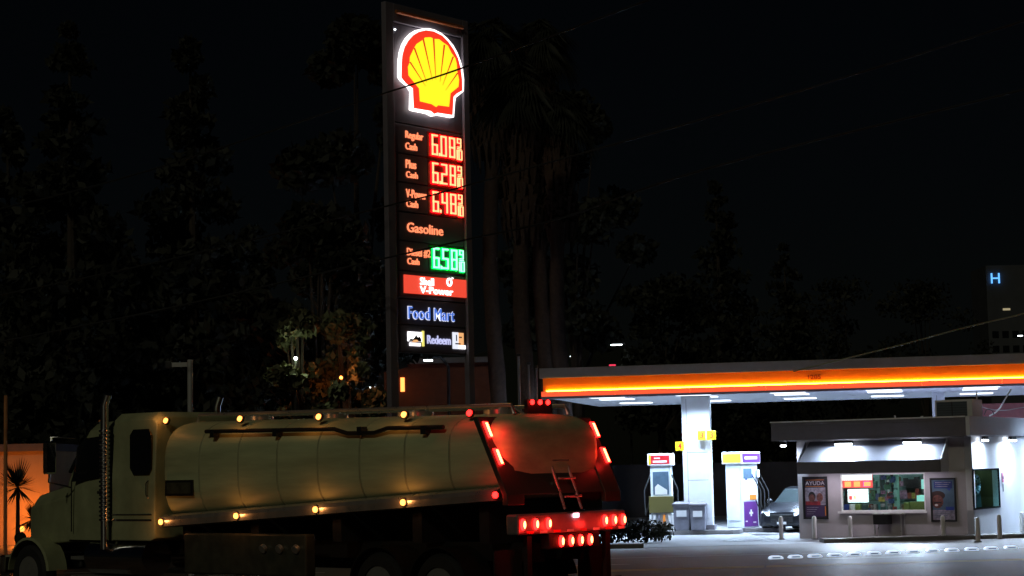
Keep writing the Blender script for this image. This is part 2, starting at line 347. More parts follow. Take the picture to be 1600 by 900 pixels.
word('Food Mart', 'g_textw', 637, 710, 478, 498.5, off=.035, dep=.01, slant=.07); word('Food Mart', 'g_blue', 637.6, 709.4, 479, 497.5, off=-.01, d=.012, dep=.02, slant=.07)
word('Redeem', 'g_lav', 667.5, 704, 523.5, 537, off=.03, slant=.05)
def pbox(m, x0, x1, y0, y1, d0=0, d1=.015, name='tile', parent=None, **k):
    (a, zt), (_, z0_) = sp(x0, y0), sp(x0, y1); c = sp(x1, y0)[0]
    b = MB(); b.box(a, c, .058 - d1, .058 - d0, z0_, zt); return b.build(name, m, parent or sign, **k)
t1 = pbox('g_white', 637, 659, 518, 533, bevel=.004, label='small lit tile with black and orange picture'); pbox('g_tiley', 659.3, 662.5, 517, 541)
b = MB(); b.prism([sp(x, y) for x, y in [(638,533),(641,529),(645,530),(648,526),(650,523),(652,527),(656,526),(658,532),(658,534)]], sf, -.043, -.035); b.build('tile_picture', 'black', t1)
b = MB(); b.prism([sp(x, y) for x, y in [(643,534),(646,531),(651,531),(653,534),(648,535)]], sf, -.034, -.03); b.build('tile_picture', 'g_tileo', t1)
word('nuts', 'g_white', 639, 657, 535, 540, off=.04) if False else pbox('g_white', 640, 657, 535.5, 540)
t2 = pbox('g_textw', 707, 716, 519, 545, bevel=.004, label='small lit tile split white and orange'); pbox('g_tileo', 716.2, 724, 520, 539); pbox('g_white', 716.2, 727, 539.4, 545)
pbox('black', 711, 719, 536, 538, .016, .02, parent=t2, name='tile_picture'); pbox('black', 712, 713.5, 523, 533, .016, .02, parent=t2, name='tile_picture'); pbox('black', 716.8, 721, 526, 528, .016, .02, parent=t2, name='tile_picture')
b = MB(); b.box(.33, .36, .03, .06, ztop - .6, ztop - .57); b.build('indicator_lamp', 'g_far', sign)

# ------------------------------------------------------------------ tanker truck (local X forward, Y left)
TH = R(42); TR = thing('tanker_truck', 'cream green fuel tanker truck with lit amber and red lamps in the street', 'tanker truck', (.631, 28.93, 0), math.pi - TH)
def u_at(px, v=1.25):
    lx, ly = Vector((-math.cos(TH), math.sin(TH))), Vector((-math.sin(TH), -math.cos(TH)))
    best = None
    for i in range(0, 1400):
        u = i * .01; p = Vector((.631, 28.93)) + lx * u + ly * v
        e = abs(800 + F * p.x / p.y - px)
        if best is None or e < best[0]: best = (e, u, p.y)
    return best[1], best[2]
def uz(px, py, v=1.25):
    u, Y = u_at(px + (py - 730) * -.02, v); return u, at(px, py, Y).z
def bot(u): return 1.93 - (u / 8.1) * .43
def top(u): return 3.10 + (u / 8.1) * .13
def ring(u, s=1.0, n=40, wv=1.2):
    zc = (top(u) + bot(u)) / 2; hz = (top(u) - bot(u)) / 2 * s; r = []
    for k in range(n):
        t = 2 * math.pi * k / n; c, q = math.cos(t), math.sin(t)
        r.append((u, wv * s * math.copysign(abs(c) ** .55, c), zc - .04 + (hz + .04) * math.copysign(abs(q) ** .6, q)))
    return r
b = MB(); rs = []
for u, s in [(.02, .55), (.05, .78), (.12, .9), (.24, .97), (.4, 1), (2, 1), (4, 1), (6, 1), (7.85, 1), (7.96, .985), (8.02, .95), (8.05, .88), (8.06, .5)]: rs.append(ring(u, s))
b.rings(rs); tank = b.build('tank', 'olive', TR, smooth=True)
for u in (1.1, 2.05, 3.05, 4.02, 5.0, 5.98, 7.0):                                     # welded bands
    b = MB(); b.rings([[(p[0] + d, p[1] * k, (p[2] - 2.5) * k + 2.5) for p in ring(u)] for d, k in ((-.022, 1.0), (-.015, 1.004), (.015, 1.004), (.022, 1.0))]); b.build('tank_band', 'cabpaint', tank, smooth=True)
for u in (1.1, 3.0, 5.0, 6.9):
    b = MB(); z = top(u) - .02; b.tube((u, 0, z), (u, 0, z + .09), .3, n=20); h = b.build('hatch', 'alu', TR, smooth=True)
    b = MB(); b.tube((u, 0, z + .091), (u, 0, z + .14), .2, n=16); b.tube((u - .22, .1, z + .1), (u + .22, .1, z + .12), .015); b.build('hatch_lid', 'alu', h, smooth=True)
for v in (-.62, .62):                                             # spill rails along the top
    b = MB(); b.path([(.3, v, top(.3) - .01), (.35, v, top(.3) + .12), (7.7, v, top(7.7) + .1), (7.75, v, top(7.7) - .03)], .03); b.build('top_rail', 'alu', TR, smooth=True)
# side pipe below the shoulder on the left and light rail
b = MB(); pts = [(u, 1.21 , top(u) - .20 - (.07 if 2.6 < u < 3.4 else 0)) for u in (1.2, 2.4, 2.7, 3.3, 3.6, 5.0, 6.8)]; b.path(pts, .035)
for u in (1.6, 3.0, 5.0, 6.6): b.box(u - .05, u + .05, 1.12, 1.25, top(u) - .3, top(u) - .17)
b.build('side_pipe', 'darkmetal', TR, smooth=True)
for v in (1, -1):
    b = MB(); rs = []
    for u in (.1, 2, 4, 6, 8.05):
        z = bot(u); rs.append([(u, v * 1.12, z + .10), (u, v * 1.235, z + .06), (u, v * 1.25, z), (u, v * 1.235, z - .1), (u, v * 1.1, z - .12)])
    b.rings(rs); b.build('side_rail', 'alu', TR)
def lamp(u, v, z, m, nrm=(0, 1, 0), r=.05, base=True, l=.05):
    n = Vector(nrm).normalized(); p = Vector((u, v, z)); q = p + n * l
    b = MB(); b.tube(p - n * .03, p + n * .015, r * 1.35, n=14); o = b.build('marker_lamp', 'darkmetal', TR, smooth=True)
    b = MB(); b.path([p + n * .015, p + n * l * .8, p + n * l], [r, r * .9, r * .4], 14); b.build('lens', m, o, smooth=True); return o
def pl(o, e, c, off): point('lamp_light', off, e, c, .04, TR)
AMB, RED = (1, .36, .09), (1, .02, .015)
for px, py in [(245, 658), (360, 655), (483, 650), (616, 645), (718, 641)]:
    u, z = uz(px, py, 1.15); rd = px == 718; lamp(u, 1.0, top(u) - .0, 'g_red' if rd else 'g_amber', (0, 1, .35)); pl(None, 1.3 if not rd else 1.5, RED if rd else AMB, (u, 1.2, top(u) + .1))
for px, py in [(250, 815), (367, 804), (490, 793), (626, 779), (770, 767)]:
    u, z = uz(px, py); u = max(.12, u); rd = px == 770; lamp(u, 1.245, bot(u) - .02, 'g_red' if rd else 'g_amber'); pl(None, 1.5 if not rd else 1.5, RED if rd else AMB, (u, 1.36, bot(u) - .02))
b = MB(); b.box(7.15, 7.9, 1.2, 1.226, 1.93, 2.2); b.build('placard', 'black', TR)
b = MB(); b.box(7.2, 7.85, 1.2265, 1.229, 1.97, 2.16); b.build('placard_face', mat('placard_face', (.05, .055, .035), .6, noise=.4, nscale=8), TR)
# rear end: raked rear frame and lamp bars, bumper
def rx(z): return -.05 + (z - 1.9) * .50 if z > 1.9 else -.05
b = MB(); 
for v0, v1 in ((.93, 1.3), (-1.3, -.93)):
    b.rings([[(rx(z) - .1, v0, z), (rx(z) - .1, v1, z), (rx(z), v1, z), (rx(z), v0, z)] for z in (1.75, 1.9, 3.05)])
b.rings([[(rx(z) - .08, -.93, z), (rx(z) - .08, .93, z), (rx(z) - .01, .93, z), (rx(z) - .01, -.93, z)] for z in (1.9, 2.25)])
b.rings([[(rx(z) - .08, -.93, z), (rx(z) - .08, .93, z), (rx(z) - .01, .93, z), (rx(z) - .01, -.93, z)] for z in (2.9, 3.05)])
b.build('rear_frame', mat('rear_dark', (.05, .05, .04), .4), TR, bevel=.01)
for v in (1.19, -1.27):
    for z in (2.86, 2.46):
        b = MB(); b.rings([[(rx(q) - .14, v - .045, q), (rx(q) - .14, v + .045, q), (rx(q) - .1, v + .045, q), (rx(q) - .1, v - .045, q)] for q in (z - .12, z + .12)])
        o = b.build('tail_lamp', 'g_red', TR, bevel=.01)
        b = MB(); b.rings([[(rx(q) - .146, v - .022, q), (rx(q) - .146, v + .022, q), (rx(q) - .141, v + .022, q), (rx(q) - .141, v - .022, q)] for q in (z - .10, z + .10)]); b.build('lens', 'g_redhot', o)
        point('lamp_light', (rx(z) - .35, v, z), 2.2, RED, .05, TR)
for v in (.18, 0, -.18):
    lamp(.35, v, 3.27, 'g_red', (-1, 0, .1), .04)
b = MB(); b.box(.33, .40, -.28, .28, 3.1, 3.31); b.build('lamp_bracket', 'darkmetal', TR)
point('lamp_light', (.1, 0, 3.3), 1, RED, .05, TR)
b = MB(); b.box(-.28, -.05, -1.24, 1.24, 1.32, 1.62); b.build('rear_bumper', mat('bumper_grey', (.3, .3, .3), .35, .5, noise=.2), TR, bevel=.03)
def oval(v, z, m='g_red'):
    b = MB(); b.rings([[(-.285 - d, v + r * .55 * math.cos(t), z + r * math.sin(t)) for t in [k * math.pi / 8 for k in range(16)]] for d, r in ((0, .085), (.03, .08), (.045, .05))])
    o = b.build('tail_lamp', m, TR, smooth=True)
    b = MB(); b.rings([[(-.331 - d, v + r * .5 * math.cos(t), z + r * math.sin(t)) for t in [k * math.pi / 6 for k in range(12)]] for d, r in ((0, .055), (.01, .03))]); b.build('lens', 'g_redhot', o)
for v in (1.14, .86, .58): oval(v, 1.47)
for v in (-.72, -.94, -1.16): oval(v, 1.47)
for v in (.3, .08, -.14, -.36): oval(v, 1.2)
b = MB(); b.box(-.28, -.1, -.6, .55, 1.09, 1.315); b.build('lamp_bar', 'darkmetal', TR, bevel=.01)
for v in (1, .4, -.4, -1): point('lamp_light', (-.5, v, 1.42), 3, RED, .05, TR)
b = MB(); b.box(-.31, -.285, -.1, .0, 1.54, 1.6); b.build('plate_lamp', 'g_plate', TR)
b = MB(); b.box(-.2, -.15, -1.2, 1.2, .55, .62)
for v in (-.9, .9): b.box(-.2, -.12, v - .05, v + .05, .62, 1.3)
b.build('underrun_bar', 'darkmetal', TR)
for v in (-.28, .1):
    b = MB(); b.path([(rx(1.7) - .16, v, 1.66), (rx(2.9) - .16, v, 2.95), (rx(3.05) + .25, v, top(0) + .12), (.6, v, top(0) + .02)], .022, 8); b.build('ladder_rail', 'alu', TR, smooth=True)
for k in range(5):
    z = 1.85 + k * .27; b = MB(); b.tube((rx(z) - .16, -.28, z), (rx(z) - .16, .1, z), .018); b.build('rung', 'alu', TR, smooth=True)
b = MB(); b.box(-.04, .12, -1.0, -.5, 1.64, 1.98); b.build('hose_box', 'darkmetal', TR, bevel=.02)
for k in range(8):
    v = -1.2 + k * .3; b = MB(); b.box(-.288, -.281, v, v + .15, 1.335, 1.37); b.build('reflective_strip', 'red' if k % 2 else 'white', TR)
# chassis
for v in (-.45, .45):
    b = MB(); b.box(-.05, 12.3, v - .05, v + .05, .9, 1.18); b.build('chassis_rail', 'black', TR)
b = MB()
for u in (.6, 2.0, 3.8, 5.8, 7.6): b.box(u - .1, u + .1, -1.0, 1.0, 1.181, bot(u) + .16)
b.build('tank_saddle', 'darkmetal', TR)
b = MB(); b.box(4.3, 7.4, 1.0, 1.22, .62, 1.3); b.build('side_locker', mat('locker', (.06, .06, .045), .4, noise=.3), TR, bevel=.03)
b = MB(); b.box(4.3, 7.4, -1.22, -1.0, .62, 1.3); b.build('side_locker', 'darkmetal', TR, bevel=.03)
for u in (4.5, 4.9, 5.3):
    b = MB(); b.tube((u, 1.222, 1.08), (u, 1.28, 1.05), .07, n=14); b.build('valve', 'alu', TR, smooth=True)
def wheel(u, v, w_=.3, r=.52, two=False):
    s = 1 if v > 0 else -1; b = MB(); pr = [(r * .62, -w_ / 2), (r * .9, -w_ / 2), (r, -w_ * .36), (r, w_ * .36), (r * .9, w_ / 2), (r * .62, w_ / 2)]
    n = 32; b.rings([[(u + q * math.cos(t), v + d, r + q * math.sin(t)) for t in [2 * math.pi * k / n for k in range(n)]] for q, d in pr], cap=False)
    o = b.build('wheel', 'rubber', TR, smooth=True)
    b = MB(); b.rings([[(u + q * math.cos(t), v + s * d, r + q * math.sin(t)) for t in [2 * math.pi * k / 20 for k in range(20)]] for q, d in ((r * .63, w_ * .45), (r * .55, w_ * .3), (r * .35, w_ * .1), (r * .25, w_ * .4), (r * .05, w_ * .45))])
    b.build('rim', 'alu', o, smooth=True)
for u in (1.35, 2.65):
    for v in (.95, -.95): wheel(u, v, .56)
    for v in (.97, -.97):
        b = MB(); n = 12; b.rings([[(u + q * math.cos(t), v - .3, .52 + q * math.sin(t)), (u + q * math.cos(t), v + .28, .52 + q * math.sin(t))] + [(u + (q + .02) * math.cos(t), v + .28, .52 + (q + .02) * math.sin(t)), (u + (q + .02) * math.cos(t), v - .3, .52 + (q + .02) * math.sin(t))] for q in (.6,) for t in [R(10 + 160 * k / n) for k in range(n + 1)]]); b.build('mudguard', 'black', TR, smooth=True)
for v in (1.05, -1.05): wheel(12.05, v, .3)
for v in (.95, -.95):
    b = MB(); b.box(.18, .2, v - .3, v + .3, .25, 1.1); b.build('mud_flap', 'rubber', TR)
for v in (.95, -.95):
    b = MB(); b.tube((8.5, v, .85), (10.2, v, .85), .32, n=24); b.build('fuel_tank', 'chrome', TR, smooth=True)
# cab
def cabring(u, z0, z1, wv, taper=.06): return [(u, -wv, z0), (u, -wv, (z0 + z1) / 2), (u, -wv + taper, z1 - .12), (u, -wv + taper + .15, z1), (u, wv - taper - .15, z1), (u, wv - taper, z1 - .12), (u, wv, (z0 + z1) / 2), (u, wv, z0)]
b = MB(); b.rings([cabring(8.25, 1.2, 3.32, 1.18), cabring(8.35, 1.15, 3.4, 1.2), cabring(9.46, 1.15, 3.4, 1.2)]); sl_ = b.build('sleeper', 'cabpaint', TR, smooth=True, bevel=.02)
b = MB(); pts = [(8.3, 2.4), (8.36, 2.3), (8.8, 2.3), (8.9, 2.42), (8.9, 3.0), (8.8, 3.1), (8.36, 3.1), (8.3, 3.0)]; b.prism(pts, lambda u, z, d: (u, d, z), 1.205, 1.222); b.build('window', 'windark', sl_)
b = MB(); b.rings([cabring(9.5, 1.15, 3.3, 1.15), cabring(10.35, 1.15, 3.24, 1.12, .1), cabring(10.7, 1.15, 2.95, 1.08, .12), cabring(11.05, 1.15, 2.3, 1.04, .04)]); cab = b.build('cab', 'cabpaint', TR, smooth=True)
for v in (1, -1):
    b = MB(); b.prism([(9.72, 2.28), (10.72, 2.2), (10.55, 2.82), (10.3, 2.98), (9.72, 3.02)], lambda u, z, d: (u, v * d, z), 1.08, 1.165); b.build('side_window', 'windark', cab)
    b = MB(); b.path([(9.66, v * 1.162, 1.3), (9.66, v * 1.17, 3.0), (10.3, v * 1.16, 2.98), (10.75, v * 1.15, 2.2), (10.78, v * 1.13, 1.3)], .012, 6); d_ = b.build('door', 'black', cab)
    b = MB(); b.box(9.75, 9.9, min(v * 1.165, v * 1.2), max(v * 1.165, v * 1.2), 1.98, 2.03); b.build('handle', 'chrome', d_)
    b = MB(); b.path([(10.7, v * 1.1, 3.0), (10.95, v * 1.45, 3.02), (10.95, v * 1.5, 2.2), (10.8, v * 1.12, 2.1)], .02, 8); mr_ = b.build('mirror_arm', 'chrome', TR, smooth=True)
    b = MB(); b.box(10.88, 10.98, min(v * 1.38, v * 1.62), max(v * 1.38, v * 1.62), 2.35, 2.95); b.build('mirror', 'chrome', TR, bevel=.03)
    b = MB(); b.path([(9.56, v * 1.28, 1.0), (9.56, v * 1.28, 3.55), (9.46, v * 1.28, 3.75)], .075, 14); st = b.build('exhaust_stack', 'chrome', TR, smooth=True)
    b = MB()
    for k in range(22):
        z = 1.5 + k * .075; b.rings([[(9.56 + r_ * math.cos(t), v * 1.28 + r_ * math.sin(t), z + dz) for t in [q * math.pi / 7 for q in range(14)]] for r_, dz in ((.1, 0), (.105, .02), (.1, .04))])
    b.build('heat_guard', 'chrome', st, smooth=True)
    b = MB(); b.box(9.2, 10.7, min(v * .8, v * 1.2), max(v * .8, v * 1.2), .45, .52); b.box(9.2, 10.7, min(v * .9, v * 1.2), max(v * .9, v * 1.2), .8, .86); b.build('step', 'alu', TR)
    b = MB(); b.tube((12.75, v * .88, 1.15), (12.83, v * .88, 1.15), .11, n=16); b.build('headlight', 'carglass', TR, smooth=True)
    b = MB(); b.tube((9.9, v * .45, 3.32), (10.7, v * .45, 3.18), .03, .06, 12); b.build('air_horn', 'chrome', TR, smooth=True)
b = MB(); b.add([(10.42, -.98, 3.16), (10.42, .98, 3.16), (11.04, .98, 2.36), (11.04, -.98, 2.36), (10.44, -.98, 3.2), (10.44, .98, 3.2), (11.09, .98, 2.38), (11.09, -.98, 2.38)], [(0, 1, 2, 3), (4, 5, 6, 7), (0, 1, 5, 4), (2, 3, 7, 6), (0, 3, 7, 4), (1, 2, 6, 5)]); b.build('windscreen', 'windark', cab)
def hring(u, z0, z1, wv): return [(u, -wv, z0), (u, -wv, z1 - .25), (u, -wv + .2, z1), (u, wv - .2, z1), (u, wv, z1 - .25), (u, wv, z0)]
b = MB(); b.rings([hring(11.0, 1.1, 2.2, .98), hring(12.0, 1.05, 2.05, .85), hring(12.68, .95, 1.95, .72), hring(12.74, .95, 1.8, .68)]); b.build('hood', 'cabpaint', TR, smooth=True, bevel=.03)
for v in (1, -1):
    b = MB(); b.path([(8.4, v * 1.205, 1.9), (8.4, v * 1.25, 1.95), (8.4, v * 1.25, 2.15), (8.4, v * 1.205, 2.2)], .012, 6); b.build('grab_handle', 'chrome', sl_, smooth=True)
    b = MB(); b.box(8.3, 9.46, min(v * 1.2, v * 1.212), max(v * 1.2, v * 1.212), 1.5, 1.53); b.box(8.3, 9.46, min(v * 1.2, v * 1.212), max(v * 1.2, v * 1.212), 1.6, 1.62); b.build('trim_strip', 'chrome', sl_)
for v in (1, -1):
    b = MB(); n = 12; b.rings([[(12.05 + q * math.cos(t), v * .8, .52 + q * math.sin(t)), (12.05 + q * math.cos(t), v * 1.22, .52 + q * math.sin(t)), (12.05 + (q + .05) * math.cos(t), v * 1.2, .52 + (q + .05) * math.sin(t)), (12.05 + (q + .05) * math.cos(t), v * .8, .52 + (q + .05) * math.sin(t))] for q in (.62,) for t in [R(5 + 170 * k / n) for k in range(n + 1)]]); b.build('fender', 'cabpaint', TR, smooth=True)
b = MB(); b.box(12.745, 12.78, -.55, .55, 1.0, 1.75)
for k in range(9): b.box(12.782, 12.8, -.5 + k * .12, -.46 + k * .12, 1.05, 1.7)
b.build('grille', 'chrome', TR)
b = MB(); b.box(12.85, 13.0, -1.2, 1.2, .5, .85); b.build('front_bumper', 'chrome', TR, bevel=.04)
for v in (.8, .4, 0, -.4, -.8): lamp(10.35, v, 3.27, 'g_amber' if False else 'orange', (.3, 0, 1), .035)

# ------------------------------------------------------------------ filling station canopy
CY = -R(12); c0 = at(850, 620, 62); CAN = thing('station_canopy', 'white fuel station canopy with glowing orange and red fascia', 'canopy', (c0.x, 62, 0), CY)
CL, CDp = 26, 10.5
b = MB(); b.box(0.05, CL, .05, CDp, 4.50, 4.62); b.build('soffit', 'canopyw', CAN)
b = MB(); b.box(.0, CL, .03, CDp + .03, 4.64, 5.40); b.build('canopy_body', 'capgrey', CAN)
b = MB(); b.box(-.12, CL + .1, -.12, .02, 5.13, 5.45); b.box(-.12, .0, .021, CDp, 5.13, 5.45); b.build('cap_trim', 'capgrey', CAN, bevel=.01)
b = MB(); b.box(-.02, CL, -.02, .028, 4.72, 5.128); fa = b.build('fascia', 'fascia', CAN)
b = MB(); b.box(.1, CL, -.085, -.055, 4.70, 4.735); b.build('light_tube', 'g_fasc', CAN)
for k in range(11):
    b = MB(); b.box(-.05 + k * 2.4, 2.33 + k * 2.4, -.19, -.02, 4.535, 4.695); b.build('light_bar', 'g_redbar', CAN, bevel=.01)
b = MB(); b.box(-.06, CL, -.2, .03, 4.46, 4.532); b.build('drip_edge', mat('drip', (.32, .26, .36), .5), CAN)
text('1205', 'lettering', mat('number_red', (.35, .05, .01), .4), CAN, 8.45, 8.85, 4.84, 4.99, lambda x, z, d: (x, -.021 - d, z), .01, .01)
for i, x in enumerate([1.4, 4.2, 7.2, 10.2, 13.2, 17]):
    for y in (.3, 2.4, 6.8):  # front row added to brighten the front face of the column
        b = MB(); b.box(x, x + 1.1, y, y + .6, 4.47, 4.498); b.build('ceiling_light', 'g_panel', CAN, bevel=.004)
        area('canopy_lamp', (x + .55, y + .3, 4.45), 1.1, .6, 190 if y < 1 else 430, (.56, .74, 1), (0, 0, 0), CAN, 142)
cin = Matrix.Translation(CAN.location) @ Matrix.Rotation(CY, 4, 'Z')
ci = cin.inverted()
def column(px, Y, w_, label):
    p = ci @ Vector((gx(px, Y, 720), Y, 0))
    b = MB(); b.box(p.x - w_ / 2, p.x + w_ / 2, p.y - .2, p.y + .25, .30, 4.498); o = b.build('column', 'canopyw', CAN, bevel=.012)
    b = MB(); b.box(p.x - w_ / 2 - .06, p.x + w_ / 2 + .06, p.y - .26, p.y + .31, .0, .30); b.build('plinth', 'parapet', o, bevel=.01)
    b = MB()
    for z in (1.75, 2.65, 3.6): b.box(p.x - w_ / 2 + .16, p.x + w_ / 2 - .1, p.y - .204, p.y - .201, z, z + .015)
    b.box(p.x - w_ / 2 + .15, p.x - w_ / 2 + .162, p.y - .204, p.y - .201, .9, 4.4); b.build('seam', 'parapet', o)
    return p
colp = column(1090, 63, .92, None)
column(1470, 64.5, .42, None)
# numbered flags on the column: things that hang there
def flag(x, y, z, w_, t, lab):
    o = thing('pump_number_sign', lab, 'number sign', cin @ Vector((x, y, z)), CY, 'yellow pump number signs')
    b = MB(); b.box(-w_ / 2, w_ / 2, -.02, .02, -.15, .15); b.build('plate', 'yellow', o, bevel=.005)
    text(t, 'lettering', 'red', o, -.05, .06, -.09, .1, lambda xx, zz, d: (xx, -.022 - d, zz), .005, .01)
    b = MB(); b.box(-.015, .015, .021, .2, -.02, .02); b.build('bracket', 'darkmetal', o)
flag(colp.x + .52, colp.y - .42, 3.2, .3, '3', 'yellow number 3 sign at right edge of the canopy column')
flag(colp.x + .2, colp.y - .42, 3.2, .26, '3', 'yellow number 3 sign on the column, left of its twin')
flag(colp.x - .52, colp.y - .42, 2.87, .28, '4', 'yellow number 4 sign at left edge of the canopy column')

# islands, pumps
def island(px, Y, L, Wd_):
    b = MB(); x = gx(px, Y, 725)
    T = Matrix.Translation((x, Y, 0)) @ Matrix.Rotation(CY, 4, 'Z'); b.T = T
    pts = [(-L / 2, -Wd_ / 2 + .2), (-L / 2 + .2, -Wd_ / 2), (L / 2 - .2, -Wd_ / 2), (L / 2, -Wd_ / 2 + .2), (L / 2, Wd_ / 2), (-L / 2, Wd_ / 2)]
    b.prism(pts, lambda u, v, d: (u, v, d), .0, .15); o = b.build('kerb_island', 'sidewalk', bevel=.02); tag(o, kind='structure')
island(1070, 63.4, 3.6, 1.7); island(1168, 64.2, 2.3, 1.4)
def pump(px, Y, rz, lab):
    o = thing('fuel_pump', lab, 'fuel pump', (gx(px, Y, 722), Y, .15), rz, 'fuel pumps under the canopy')
    b = MB(); b.box(-.34, .34, -.42, .42, .0, 2.1); b.build('body', 'pumpw', o, bevel=.02)
    b = MB(); b.box(-.42, .42, -.5, .5, 2.1, 2.5); tp = b.build('top_sign', 'white', o, bevel=.02)
    return o
pm = pump(1158, 64, R(-45), 'white fuel pump with yellow and purple top beside the car')
def face(o, ax, x0, x1, z0, z1, m, d=.004, name='decal'):
    b = MB()
    if ax == 'front': b.box(x0, x1, -.42 - d - .004, -.42 - d * .2, z0, z1)
    else: b.box(.34 + d * .2, .34 + d + .004, x0, x1, z0, z1)
    return b.build(name, m, o)
# left visible face = front (-y), right visible face = side (+x)
b = MB(); b.box(-.38, .38, -.512, -.502, 2.15, 2.44); b.build('top_band', 'yellow', pm)
b = MB(); b.box(.422, .432, -.46, .46, 2.15, 2.44); b.build('top_band', 'purple', pm)
b = MB(); b.box(.433, .438, -.36, .3, 2.25, 2.34); b.build('top_band_strip', 'white', pm)
face(pm, 'front', -.26, .26, .25, 1.95, 'pumpw', .01, 'door_panel')
face(pm, 'side', -.36, .36, .05, .86, 'purple', .006, 'lower_panel')
face(pm, 'side', -.36, .36, .9, 1.5, 'white', .006, 'middle_panel')
b = MB(); b.box(.352, .358, -.1, .1, .45, .52); b.box(.352, .358, -.035, .035, .38, .6); b.box(.352, .358, -.3, -.2, .2, .24); b.box(.352, .358, .1, .25, .16, .2); b.build('lower_panel_mark', 'white', pm)
b = MB(); b.box(.352, .36, -.06, .3, .92, 1.08); b.build('orange_mark', 'orange', pm)
b = MB(); 
for y, z, s in ((-.2, 1.62, .05), (-.05, 1.4, .045), (.1, 1.7, .06), (.2, 1.3, .05), (-.25, 1.25, .06), (.0, 1.15, .05)): b.box(.341, .349, y - s, y + s, z - s, z + s)
b.build('button', 'blue', pm)
face(pm, 'side', -.34, .1, 1.62, 1.95, 'skyblue', .007, 'screen')
for y in (-.3, -.1, .12):
    b = MB(); b.path([(.35, y + .45, 1.7), (.62, y + .5, 1.2), (.6, y + .5, .5), (.42, y + .48, .9)], .018, 8); b.build('hose', 'rubber', pm, smooth=True)
b = MB(); b.box(-.4, -.34, -.3, -.1, 1.65, 1.9); b.box(.36, .42, .3, .43, 1.65, 1.9); b.build('side_box', 'pumpw', pm)
# left pump by the column
p2 = pump(1033, 64, R(-8), 'white fuel pump with red top panel left of the canopy column')
b = MB(); b.box(-.30, .30, -.512, -.503, 2.16, 2.43); b.build('top_band', 'red', p2)
b = MB(); b.box(-.38, -.31, -.512, -.503, 2.14, 2.45); b.build('top_band', 'yellow', p2)
b = MB(); b.box(-.2, .0, -.518, -.513, 2.32, 2.37); b.box(-.24, .22, -.518, -.513, 2.2, 2.27); b.build('top_band_strip', 'white', p2)
face(p2, 'front', -.26, .26, 1.15, 1.9, 'skyblue', .01, 'screen'); 
b = MB(); b.add([(-.2, -.436, 1.15), (.2, -.436, 1.15), (.2, -.436, 1.3), (-.1, -.436, 1.5), (-.2, -.436, 1.4)], [(0, 1, 2, 3, 4)]); b.build('decal', 'white', p2)
b = MB(); b.box(-.4, .4, -.54, -.43, .55, 1.1); b.build('front_box', 'olivebox', p2, bevel=.02)
for k, (x, m) in enumerate([(-.36, 'white'), (-.24, 'white'), (-.1, 'bin'), (.08, 'orange'), (.26, 'white'), (.36, 'white')]):
    b = MB(); b.box(x - .04, x + .04, -.5, -.43, .02, .5); b.build('base_stripe', m, p2)
for x in (-.46, .46):
    b = MB(); b.path([(x * .76, -.3, 1.8), (x * 1.2, -.4, 1.3), (x * 1.15, -.4, .5), (x * .8, -.35, 1.0)], .02, 8); b.build('hose', 'rubber', p2, smooth=True)
# bins beside the column
def bin_(px, Y, w_, h, lab, m='bin'):
    o = thing('waste_bin', lab, 'bin', (gx(px, Y, 725), Y, .15), CY, 'grey bins beside the column')
    b = MB(); b.rings([[(-w_ / 2 * k, -.25 * k, z), (w_ / 2 * k, -.25 * k, z), (w_ / 2 * k, .25 * k, z), (-w_ / 2 * k, .25 * k, z)] for z, k in ((0, .9), (h, 1))]); b.build('body', m, o, bevel=.02)
    b = MB(); b.rings([[(-w_ / 2 * k, -.27 * k, z), (w_ / 2 * k, -.27 * k, z), (w_ / 2 * k, .27 * k, z), (-w_ / 2 * k, .27 * k, z)] for z, k in ((h, 1.08), (h + .06, 1.1), (h + .12, .7))]); b.build('lid', 'parapet', o, bevel=.01)
    b = MB(); b.box(-w_ * .3, w_ * .3, -.262, -.252, h * .55, h * .8); b.build('flap', 'white', o, bevel=.004)
bin_(1064, 62.8, .55, .8, 'grey waste bin with pale flap left of the column base')
bin_(1089, 62.6, .5, .78, 'grey waste bin directly before the column base', 'bin')

# ------------------------------------------------------------------ shop
SY = R(30); ci0 = at(1246, 735, 57.7); SW = 5.32
SH = thing('kiosk_shop', 'single storey grey and white station shop with lit window', 'shop', (ci0.x, 57.7, 0), -SY)
sm = Matrix.Translation((ci0.x, 57.7, 0)) @ Matrix.Rotation(-SY, 4, 'Z'); smi = sm.inverted()
def plane_hit(px, py, nloc, ploc):
    n = sm.to_3x3() @ Vector(nloc); p0 = sm @ Vector(ploc); o = Vector((0, 0, CH)); d = ray(px, py)
    return smi @ (o + d * ((p0 - o).dot(n) / d.dot(n)))
def fp(px, py, y=0): p = plane_hit(px, py, (0, 1, 0), (0, y, 0)); return p.x, p.z
def sdp(px, py): p = plane_hit(px, py, (1, 0, 0), (SW, 0, 0)); return p.y, p.z
wx0, wz1 = fp(1313, 741); wx1, wz0 = fp(1447, 798); DPT = 9
ZT = 3.46
b = MB()                                                           # front wall round the window opening
b.box(0, wx0, 0, .2, 0, ZT - .55); b.box(wx1, SW - .002, 0, .2, 0, ZT - .55); b.box(wx0, wx1, 0, .2, 0, wz0); b.box(wx0, wx1, 0, .2, wz1, ZT - .55)
b.box(0, .2, .2, DPT, 0, ZT - .55); b.box(0, SW + 0, DPT - .2, DPT, 0, ZT - .55); b.build('front_wall', 'store', SH)
sy0, szt = sdp(1519, 733); sy1, _ = sdp(1560, 730); szb = sdp(1520, 797)[1]
